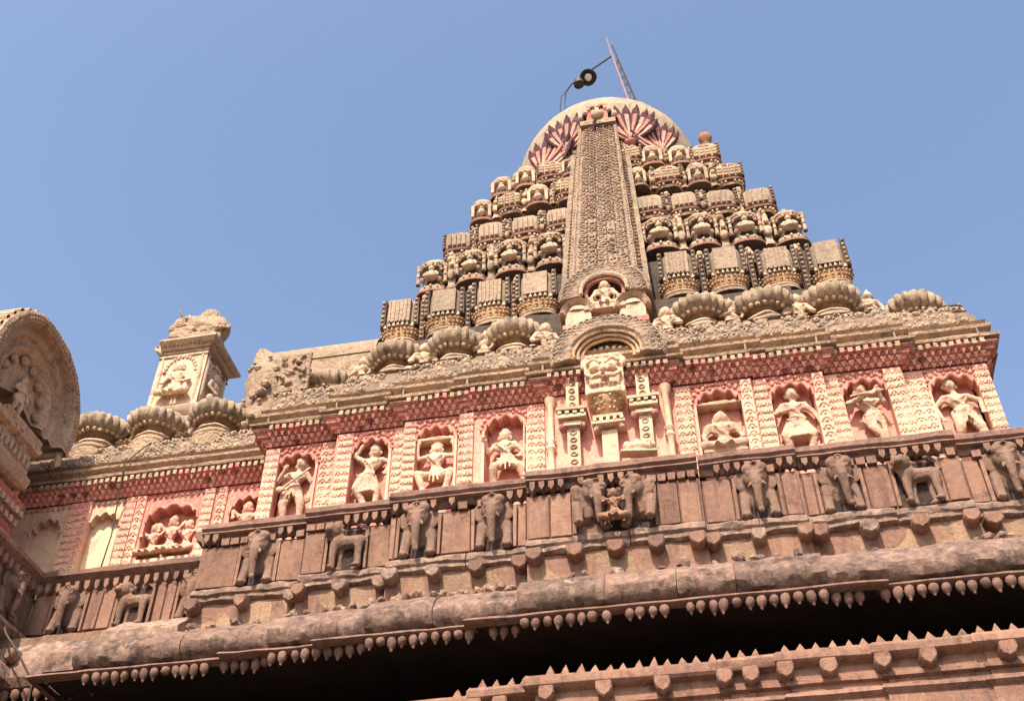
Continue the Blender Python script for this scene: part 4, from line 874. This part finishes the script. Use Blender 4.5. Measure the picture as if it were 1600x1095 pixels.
def alcove(x, y, w, parent, P_=P):
    b = MB()
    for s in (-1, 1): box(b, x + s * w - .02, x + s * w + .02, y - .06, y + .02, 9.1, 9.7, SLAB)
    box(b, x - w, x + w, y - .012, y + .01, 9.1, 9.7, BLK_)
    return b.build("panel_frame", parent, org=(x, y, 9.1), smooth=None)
for x, y, k in ANI:
    w = .27 if k != 'g' else .5
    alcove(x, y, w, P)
    if k in 'ef': link("elephant_relief", ELE if k == 'e' else ELE2, (x, y - .03, 9.08), P, 0, (1.05, .95, 1.15), AL.get(x))
    elif k == 'l': link("lion_relief", LION, (x + .02, y - .06, 9.08), P, 0, (1.05, 1, 1.06), AL.get(x))
    else:
        for s in (-1, 1): link("elephant_relief", ELE2, (x + s * .3, y - .08, 9.12), P, rad(-28 * s), (1.05 * -s, .95, 1.0), "elephant turned towards the seated figure in the middle panel")
        link("seated_figure", figure(dict(head=(0, 0, .62), neck=(0, 0, .54), chest=(0, 0, .45), hip=(0, .02, .22), kl=(-.2, -.1, .12), kr=(.2, -.1, .12), fl=(.06, -.16, .06), fr=(-.06, -.16, .06)), crown=.06, m=mat("orange_stained_stone", (.50, .31, .20), (.40, .24, .17), (.6, .42, .29), (.15, .09, .08), bump=.6), name="seated_figure", fat=1.1), (x, y - .16, 9.1), P, 0, (.8, .8, .72), "orange stained seated figure between two elephants")
xs_ = [(-5.58, -5.04, .04, 1), (-4.46, -4.12, .04, 1), (-4.08, -3.8, -.07, 1), (-3.2, -2.92, -.07, 1), (-2.88, -2.8, -.2, 1), (-2.2, -1.82, -.2, 1), (-1.22, -1.1, -.2, 1), (-1.06, -.5, -.33, 2), (.56, 1.08, -.33, 2), (1.12, 1.47, -.26, 1), (2.07, 2.28, -.26, 1), (2.32, 2.45, -.2, 1), (3.05, 3.35, -.2, 1), (3.95, 4.18, -.2, 1), (4.22, 4.42, -.1, 1), (5.02, 5.4, -.1, 1), (6, 7.1, -.1, 2)]
for x0, x1, y, n in xs_: panel_run(x0, x1, y, P, n)
# shield bosses below the ledge
b = MB()
sweep(b, base, [(.0, 8.86), (.0, 8.45)], PLAST, sub=.15, rough=.02)
b.build("plaster_band", P, label="patchy yellow plaster band between the bosses")
bossm = {}
def boss(x, y, d, n, parent, z=8.86, w=.2, m=SLAB, dep=.19):
    bb = MB(); obox(bb, x, y, d, n, w, dep, z - .11, z, m, .07); bb.build("boss", parent, org=(x, y, z), smooth=None)
for a, c in zip(base[:-1], base[1:]):
    L_ = abs(c[0] - a[0])
    if L_ < .1: continue
    k = max(1, int(round(L_ / .62)))
    for i in range(k + 1):
        if i in (0, k) and L_ > 1 and not (a[0] < -1.07 or a[0] > 1): pass
        x = a[0] + (c[0] - a[0]) * (.05 + .9 * i / k)
        if x > 6.5: continue
        boss(x, a[1], np.array((1., 0)), np.array((0., -1)), P, 8.89, random.uniform(.17, .22), random.choice((SLAB, BROWN, LEDGE)))
# eave
eave = [(-6.62, 1.0), (-6.62, .02), (-4.1, .02), (-4.1, -.09), (-2.9, -.09), (-2.9, -.2), (-1.08, -.2), (-1.08, -.33), (2.3, -.33), (2.3, -.24), (7.4, -.24), (7.4, 1)]
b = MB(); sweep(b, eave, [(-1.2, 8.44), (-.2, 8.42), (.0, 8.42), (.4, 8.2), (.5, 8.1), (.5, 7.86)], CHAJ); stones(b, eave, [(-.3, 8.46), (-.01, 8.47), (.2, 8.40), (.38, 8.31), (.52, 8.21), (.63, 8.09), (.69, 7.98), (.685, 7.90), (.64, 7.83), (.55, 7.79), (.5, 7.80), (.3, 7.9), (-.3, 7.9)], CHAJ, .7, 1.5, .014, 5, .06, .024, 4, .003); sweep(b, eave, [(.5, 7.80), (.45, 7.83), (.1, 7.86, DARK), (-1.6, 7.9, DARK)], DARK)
b.build("eave", P, label="rounded mossy stone eave along the whole porch")
b = MB(); sweep(b, eave, [(.5, 7.79), (.61, 7.78), (.63, 7.75), (.6, 7.73), (.5, 7.72)], BROWN, sub=.2, rough=.006); b.build("eave_fillet", P)
# broken stones along the top of the eave, left half
rnd = random.Random(12)
for i in range(96):
    x = rnd.uniform(-5.6, -1.2) if i < 66 else rnd.uniform(-1, 5); yb = [q for q in eave if q[0] <= x][-1][1]; r_ = rnd.uniform(.03, .08); b = MB()
    q = Matrix.Rotation(rnd.uniform(0, 6), 3, Vector((rnd.random(), rnd.random(), rnd.random() + .1)).normalized())
    V, F = SPH[(6, 4)]; V = np.array([v * (1 + .5 * nz(tuple(v * 3 + i))) for v in V]) * np.array((r_ * 1.5, r_, r_ * .8)); V = V @ np.array(q).T
    ou = rnd.uniform(.0, .3); b.add(V + np.array((x, yb - ou, 8.49 - ou * .3)), F, rnd.choice((LEDGE, CHAJ, LEDGE, PLAST)))
    b.build("loose_stone", P, smooth=None, org=(x, yb, 8.45))
# pendants
b = MB(); lathe(b, [(.03, 0), (.052, -.015), (.058, -.06), (.05, -.105), (.028, -.135), (.016, -.16), (.018, -.17), (.001, -.185)], (0, 0, 0), BROWN, 10); PEN = b.mesh("pendant", smooth=50); b = MB(); lathe(b, [(.03, 0), (.056, -.015), (.06, -.055), (.045, -.10), (.02, -.115), (.001, -.118)], (0, 0, 0), BROWN, 10); PENB = b.mesh("pendant", smooth=50)
pp = [q for q in along(eave, .128, .57) if q[0] > -6.5 and q[0] < 5.6 and abs(q[2][0]) > .5]
for x, y, d, n in pp[:100]:
    q = random.random()
    if q < .015: continue
    o = link("pendant", PENB if q < .13 else PEN, (x + random.uniform(-.01, .01), y + random.uniform(-.015, .015), 7.735), P, random.uniform(0, 3), (random.uniform(.8, .98), .9, random.uniform(.75, 1.02))); o.rotation_euler = (random.uniform(-.12, .12), random.uniform(-.12, .12), random.uniform(0, 3))
# shaded loggia behind the lower railing
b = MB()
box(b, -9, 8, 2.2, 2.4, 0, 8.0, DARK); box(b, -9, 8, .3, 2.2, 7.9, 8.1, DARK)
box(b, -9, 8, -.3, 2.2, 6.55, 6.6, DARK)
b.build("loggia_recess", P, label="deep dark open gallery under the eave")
# lower railing
rail = [(-9, .1), (-4.3, .1), (-4.3, -.4), (-2.9, -.4), (-2.9, -.55), (-1.62, -.55), (-1.62, -.72), (-.98, -.72), (-.98, -.88), (1.06, -.88), (1.06, -.92), (1.66, -.92), (1.66, -.95), (2.62, -.95), (2.62, -.98), (3.6, -.98), (3.6, -1.0), (7, -1.0), (7, 1)]
b = MB(); sweep(b, rail, [(-.4, 7.02), (-.02, 7.05), (.03, 7.04), (.055, 7.0), (.055, 6.93), (.03, 6.9), (-.03, 6.88), (-.06, 6.87), (-.06, 6.76), (-.02, 6.74), (-.02, 6.7), (-.07, 6.68), (-.07, 6.62), (.0, 6.6), (.02, 6.55), (-.03, 6.5), (-.03, 6.2), (.04, 6.15), (.04, 6.0), (-.1, 5.9), (-.1, 0)], SLAB, sub=.4, rough=.006); b.build("railing_wall", P, label="reddish moulded lower railing wall")
b = MB(); lathe(b, [(.065, 0), (.06, .03), (.03, .10), (.001, .15)], (0, 0, 0), SLAB, 8, e=.7); TOO = b.mesh("pointed_tooth", smooth=40)
tt = [q for q in along(rail, .16, -.13) if q[0] > -2 and q[0] < 5.6 and abs(q[2][0]) > .5]
for x, y, d, n in tt:
    if random.random() < .05: continue
    o = link("pointed_tooth", TOO, (x + random.uniform(-.01, .01), y, 7.05), P, 0, (random.uniform(.9, 1.1), 1, random.uniform(.85, 1.12))); o.rotation_euler = (random.uniform(-.1, .1), random.uniform(-.1, .1), 0)
for a, c in zip(rail[:-1], rail[1:]):
    L_ = abs(c[0] - a[0])
    if L_ < .1 or a[0] < -3 or a[0] > 6: continue
    k = 2 if L_ < 1.5 else 4
    k = min(k, 3 + (L_ > 3) * 3)
    for i in range(k): x = a[0] + L_ * (.04 + .9 * i / k) + (.12 if L_ > 1.5 else 0); boss(x, a[1] + .06, np.array((1., 0)), np.array((0., -1)), P, 6.9, .17, SLAB, .17)

# ================================================================== 4 left wing
Wg = empty("side_wing", (-7, 1.3, 0), "lower cream and rose wing left of the main spire under three ribbed domes", "temple wing")
wy = 1.05; wp = [(-9.6, wy), (-5.05, wy)]
b = MB(); box(b, -9.6, -5.05, wy + .2, 6, 8.2, 12.0, PINK); b.build("wing_wall", Wg)
for x0, x1, xc, w, k in ((-9.6, -8.3, -8.85, .27, 0), (-8.3, -7.45, -7.9, .27, 0), (-7.45, -6.05, -6.78, .42, 1), (-6.05, -5.05, -5.58, .27, 1)):
    b = MB(); bay(b, x0, x1, 9.9, 11.56, wy, xc, w, 10.98, .3, PINK if k else CREAM, n=5)
    for i in range(int((x1 - x0) / .09)): ball(b, (x0 + .045 + i * .09, wy - .005, 11.45), (.03, .025, .025), PINK)
    nb = b.build("niche", Wg, org=(xc, wy, 10.2))
    if k == 0: bb = MB(); box(bb, xc - w - .02, xc + w + .02, wy + .13, wy + .198, 9.95, 11.4, CREAM); bb.build("blank_panel", nb, org=(xc, wy, 10), label="plain cream plaster panel inside the arch")
    elif w > .3: [link("carved_figure", WINGF, (xc + q, wy + .1, 10.36), nb, 0, (1.0, 1.1, .95 + .15 * (q == 0)), "seated figure of the group of three in the wide wing arch" if q == 0 else None) for q in (-.27, 0, .27)]; bb = MB(); box(bb, xc - w, xc + w, wy - .02, wy + .34, 10.24, 10.36, CREAM); bb.build("plinth", nb, org=(xc, wy, 10.3))
    else: link("carved_figure", WINGF, (xc, wy + .04, 10.42), nb, 0, (1.1, 1, 1.1), "seated figure in the wing niche beside the main block")
for x, w in ((-8.4, .2), (-8.23, .15), (-7.5, .16), (-7.33, .14), (-6.22, .16), (-6.0, .14)): pilaster("pilaster", x, w, wy, 9.9, 11.5, Wg, cols=1)
corbel_cornice(wp, Wg, seed=5); frieze(wp, Wg)
b = MB(); box(b, -9.6, -5.0, wy + .5, 5, 12.2, 12.85, TAN); b.build("roof_slab", Wg)
for x in (-8.66, -7.62, -6.55): link("ribbed_dome", KAL, (x, 1.40, 12.76), Wg, random.uniform(0, 6), (random.uniform(.88, .95), .9, random.uniform(.88, .96)))
for x in (-8.13, -7.08): link("seated_figure", SEAT, (x, 1.5, 12.85), Wg, 0, (.9, .9, .75))
# wing parapet
wb = [(-8.45, .78), (-5.6, .78)]
b = MB(); box(b, -8.45, -5.6, .78, 1.1, 8.5, 9.9, SLAB); b.build("wing_parapet", Wg)
b = MB(); sweep(b, wb, [(-.35, 10.06), (.12, 10.06), (.15, 10.03), (.155, 9.96), (.12, 9.93), (.05, 9.87), (.0, 9.8)], BROWN, sub=.25, rough=.01); b.build("coping", Wg)
rnd = random.Random(9)
for x, y, d, n in along(wb, .15, .02):
    if rnd.random() < .9: b = MB(); obox(b, x, y, d, n, .07, .09, 9.76, 9.86, SLAB, .05); b.build("pointed_drop", Wg, org=(x, y, 9.8), smooth=None)
b = MB(); sweep(b, wb, [(-.02, 9.06), (.06, 9.05), (.1, 8.98), (.05, 8.93), (.05, 8.7), (.14, 8.62), (.14, 8.5)], LEDGE, sub=.1, rough=.03, rs=4); b.build("ledge", Wg)
for x, k in ((-7.85, 'e'), (-6.85, 'l'), (-5.95, 'e')):
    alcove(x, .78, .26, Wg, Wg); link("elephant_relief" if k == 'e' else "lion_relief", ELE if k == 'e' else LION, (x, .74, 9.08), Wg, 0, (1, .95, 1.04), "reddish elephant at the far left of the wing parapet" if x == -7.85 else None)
for x0, x1 in ((-8.4, -8.15), (-7.55, -7.15), (-6.55, -6.25)): panel_run(x0, x1, .78, Wg, 1 if x0 < -8 else 2)
# sloping broken apron between wing parapet and eave
b = MB(); n = 40; V = []; 
for i in range(n + 1):
    x = -8.5 + 2.95 * i / n
    for j in range(9):
        y = .7 - .95 * j / 8 if x > -6.65 else .7 - .5 * j / 8; z = 9.02 - .56 * (j / 8) ** 1.6 + .05 * nz((x * 3, y * 3, 1), 1.3) + .03 * nz((x * 9, y * 9, 5)); V.append((x, y, z))
    V.append((x, y, 8.2))
b.add(V, [(i * 10 + j, (i + 1) * 10 + j, (i + 1) * 10 + j + 1, i * 10 + j + 1) for i in range(n) for j in range(9)], LEDGE); b.add([V[n * 10 + j] for j in range(10)] + [(V[n * 10][0], V[n * 10][1], 8.2)], [tuple(range(11))], LEDGE); b.build("broken_apron", Wg, label="broken sloping masonry below the wing parapet")
for x, y in ((-8.05, .12), (-5.75, -.02), (-6.3, -.05)):
    if x < -8: boss(x, y + .1, np.array((1., 0)), np.array((0., -1)), Wg, 8.55, .17, SLAB, .18)
b = MB(); sweep(b, [(-8.5, .35), (-6.66, .35)], [(-.1, 8.5), (.1, 8.45), (.22, 8.3), (.26, 8.12), (.2, 8.02), (-.3, 8.0), (-.3, 0)], CHAJ, sub=.1, rough=.03); b.build("wing_eave", Wg)
b = MB(); sweep(b, [(-8.5, .35), (-6.66, .35)], [(-.02, 8.5), (-.02, 8.86)], PLAST, sub=.1, rough=.02); b.build("plaster_band", Wg)
for x, y, d, n in along([(-8.4, .3), (-6.7, .3)], .16, .12): link("pendant", PEN, (x, y, 8.0), Wg)

# ================================================================== 5 pillar turret with animal
Tu = empty("pillar_turret", (-8.0, 2.65, 12.8), "square carved pillar turret with flat cap, standing behind the wing's ribbed domes", "turret")
b = MB(); box(b, -8.75, -7.3, 2.0, 3.3, 12.8, 13.87, TAN); box(b, -8.7, -7.35, 2.05, 3.25, 13.85, 14.0, PALE, .05); b.build("plinth", Tu)
b = MB(); sweep(b, [(-8.65, 2.1), (-7.4, 2.1), (-7.4, 3.2), (-8.65, 3.2), (-8.65, 2.1)], [(-.1, 13.98), (.02, 13.99), (.1, 14.06), (.12, 14.14), (.04, 14.2), (-.05, 14.3)], PALE); b.build("base_moulding", Tu)
b = MB(); box(b, -8.5, -7.55, 2.2, 3.1, 14.15, 15.8, PALE, .0)
for (P0, U, N) in (((-8.42, 2.2, 14.4), (1, 0, 0), (0, -1, 0)), ((-7.55, 2.28, 14.4), (0, 1, 0), (1, 0, 0))):
    w = .79 if U[0] else .74; U_ = np.array(U); N_ = np.array(N)
    for q in (.0, w): p = np.array(P0) + U_ * q; ball(b, (p[0], p[1], 15.0), (.045, .045, .62), PALE, (8, 6))
    ac = np.array(P0) + U_ * w / 2
    for i in range(13):
        a = math.pi * i / 12; c = ac + U_ * (w * .38) * math.cos(a); ball(b, (c[0], c[1], 15.15 + .35 * math.sin(a)), .045, PALE)
    for z in (15.5, 15.6, 14.3): box(b, -8.52, -7.53, 2.18, 3.12, z, z + .035, TAN)
b.build("shaft", Tu)
link("carved_figure", SEAT, (-8.02, 2.16, 14.42), Tu, 0, (1.35, 1, 1.25)); link("carved_figure", SEAT, (-7.5, 2.65, 14.42), Tu, rad(90), (1.35, 1, 1.25))
b = MB(); sweep(b, [(-8.5, 2.2), (-7.55, 2.2), (-7.55, 3.1), (-8.5, 3.1), (-8.5, 2.2)], [(-.05, 15.66), (.05, 15.68), (.08, 15.73), (.15, 15.77), (.18, 15.81), (.18, 15.85), (.08, 15.89), (-.3, 15.92)], PALE)
box(b, -8.5, -7.5, 2.2, 3.1, 15.9, 16.0, PALE)
for x, y, d, n in along([(-8.6, 2.1), (-7.45, 2.1), (-7.45, 3.2)], .085, .0): ball(b, (x, y, 15.76), (.03, .03, .035), TAN)
b.build("cap", Tu)
b = MB(); m = PALE
box(b, -.45, .45, -.28, .28, 0, .1, m)
cap(b, (-.15, 0, .34), (.3, 0, .32), .2, .21, m, (14, 10)); ball(b, (.12, 0, .52), (.2, .17, .15), m, (14, 10)); ball(b, (-.36, -.05, .34), (.15, .13, .13), m, (14, 10)); ball(b, (-.47, -.08, .26), (.09, .08, .07), m, (8, 6))
for s in (-1, 1): cap(b, (-.36, s * .1 - .05, .44), (-.4, s * .17 - .05, .54), .03, .012, m); cap(b, (-.1, s * .2, .18), (-.36, s * .22, .13), .07, .05, m); cap(b, (.3, s * .2, .2), (.1, s * .26, .13), .09, .05, m)
tube(b, [(.48, 0, .4), (.5, -.1, .3), (.4, -.26, .2)], .03, m, 8)
for k in range(9): ball(b, (-.24 + .02 * math.sin(k), .2 * math.cos(k * .7), .34 + .18 * math.sin(k * .7)), .035, m)
link("reclining_bull", remesh(b, "reclining_bull", .016, TAN), (-7.98, 2.5, 15.99), None, rad(12), (1.08, 1.1, 1.45), "weathered stone bull lying on top of the square pillar turret", "statue")

# ================================================================== 6 left hall with arched gable
H = empty("arched_hall", (-10, -2, 0), "nearest building at the left edge with a big shaded round-arched gable", "temple hall")
HX = -8.48
hp = [(HX, -5.5), (HX, .76)]
b = MB(); box(b, -14, HX, -5.5, .78, 0, 9.9, SOOT); b.build("hall_wall", H)
b = MB(); sweep(b, hp, [(-.4, 10.06), (.12, 10.06), (.15, 10.03), (.155, 9.96), (.12, 9.93), (.05, 9.87), (.0, 9.8)], BROWN, sub=.25, rough=.008); b.build("coping", H)
b = MB(); sweep(b, hp, [(-.02, 9.09), (.09, 9.08), (.15, 9.04), (.16, 8.98), (.05, 8.87), (0, 8.86)], LEDGE, sub=.15, rough=.012); sweep(b, hp, [(0, 8.5), (.3, 8.43), (.5, 8.25), (.55, 8.05), (.45, 8.0), (0, 8.0)], CHAJ, sub=.15, rough=.03); b.build("ledge", H)
for x, y, d, n in along(hp, .15, .02):
    if y > -1.5: b = MB(); obox(b, x, y, d, n, .07, .09, 9.76, 9.86, SLAB, .05); b.build("pointed_drop", H, org=(x, y, 9.8), smooth=None)
for i, y in enumerate((.2, -.75, -1.7, -2.65)):
    link("elephant_relief", ELE, (HX + .04, y, 9.08), H, rad(90), (1.02, .95, 1.06))
    bb = MB(); box(bb, HX, HX + .04, y - .62, y - .34, 9.1, 9.7, SLAB); bb.build("stone_panel", H, org=(HX, y - .48, 9.1), smooth=None)
    boss(HX, y - .4, np.array((0., 1)), np.array((1., 0)), H, 8.86, .15, SLAB)
hu = [(-8.95, -5.5), (-8.95, .3)]
b = MB(); box(b, -14, -8.95, -5.5, .3, 9.9, 11.3, PINK); sweep(b, hu, [(0, 10.5), (.08, 10.52), (.12, 10.6), (.1, 10.7), (.2, 10.9), (.22, 11.0), (.1, 11.08), (.02, 11.12)], ROSE)
for r in range(2):
    for x, y, d, n in along(hu, .13, .13 + r * .05): obox(b, x, y, d, n, .075, .05, 10.64 + r * .14, 10.74 + r * .14, PALE)
b.build("upper_wall", H)
# body under the arch
b = MB(); box(b, -13, -8.72, -5.4, .0, 11.1, 11.9, TAN); sweep(b, [(-8.72, -5.4), (-8.72, .0), (-9.5, .0)], [(0, 11.1), (.06, 11.14), (.08, 11.3), (.02, 11.36), (.0, 11.7), (.08, 11.76), (.1, 11.84), (.0, 11.9)], TAN)
for q in range(40): ball(b, (-8.7, -.05 - .12 * q, 11.52), (.05, .05, .1), TAN)
b.build("gable_body", H)
AC = (-.62, 12.45); RO = 1.18
def ap(rr_, a): # slightly pointed round arch in the Y-Z plane
    pk = 1 + .05 * math.exp(-((math.degrees(a) - 115) / 22) ** 2)
    return AC[0] + rr_ * pk * math.cos(a), AC[1] + rr_ * pk * math.sin(a)
b = MB(); n = 44; A0, A1 = rad(-22), rad(205)
prof = [(-12.0, RO), (-8.62, RO), (-8.5, RO + .01), (-8.48, RO - .04), (-8.5, RO - .16), (-8.56, RO - .18), (-8.66, RO - .2), (-8.66, RO - .34), (-8.72, RO - .36), (-8.76, RO - .46), (-8.70, RO - .5), (-8.74, RO - .56), (-8.85, RO - .62), (-8.85, 0.02)]
V = []
for i in range(n + 1):
    a = A0 + (A1 - A0) * i / n
    for X_, r_ in prof: y, z = ap(r_, a); V.append((X_, y, z))
K = len(prof)
b.add(V, [(i * K + j, i * K + j + 1, (i + 1) * K + j + 1, (i + 1) * K + j) for i in range(n) for j in range(K - 1)], TAN)
for i in range(66):     # studs on the rim and fluting over the vault's back
    a = A0 + (A1 - A0) * (i + .5) / 66
    for q in (.05, .11): y, z = ap(RO - q, a + q * .4); ball(b, (-8.485, y, z), (.02, .03, .03), TAN)
for i in range(24):
    a = A0 + (A1 - A0) * (i + .5) / 24; y, z = ap(RO, a); y2, z2 = ap(RO + .0, a)
    tube(b, [(-8.55, y, z), (-12, y2, z2)], .06, PALE, 6, False)
for r_, nn, k, s_ in ((.74, 11, .11, .09), (.52, 8, .11, .08)):
    for i in range(nn): a = A0 + (A1 - A0) * (i + .5) / nn; y, z = ap(r_, a); ball(b, (-8.8, y, z), (.06, s_, s_), TAN, (8, 6))
b.build("arched_gable", H, label="big round-arched gable with studded rim and carved shell inside")
link("carved_figure", LITTLE, (-8.78, -.62, 12.0), H, rad(90), (.8, .8, .75))
b = MB()          # eave tail of the arch at its right foot
V = []
y0, z0 = ap(RO, A0); y1, z1 = ap(RO - .5, A0)
tube(b, [(-8.62, y0 - .02, z0 + .05), (-8.6, y0 + .0, z0 - .12), (-8.6, y0 - .03, z0 - .2)], [.06, .05, .01], TAN, 8)
box(b, -9.3, -8.66, -.9, .08, 11.85, 12.0, TAN)
b.build("arch_foot", H)

# ================================================================== 7 cables
def cable(pts, label, r=.011):
    b = MB(); tube(b, pts, r, CAB, 6); b.build("cable", org=tuple(pts[0]), smooth=180, label=label, cat="cable", group="loose cables")
cable([(-7.35, 1.9, 13.2), (-7.4, 1.15, 12.75), (-7.5, .95, 12.4), (-7.62, .74, 11.95), (-7.66, .9, 11.4), (-7.64, .95, 10.8), (-7.6, .85, 10.1)], "dark cable hanging down the wing front between the two left arches")
cable([(-8.25, .0, 8.9), (-8.0, -.2, 8.6), (-7.7, -.25, 8.3), (-7.4, -.2, 7.9), (-7.3, -.2, 7.0)], "thin cable drooping over the lower left eave corner", .014)
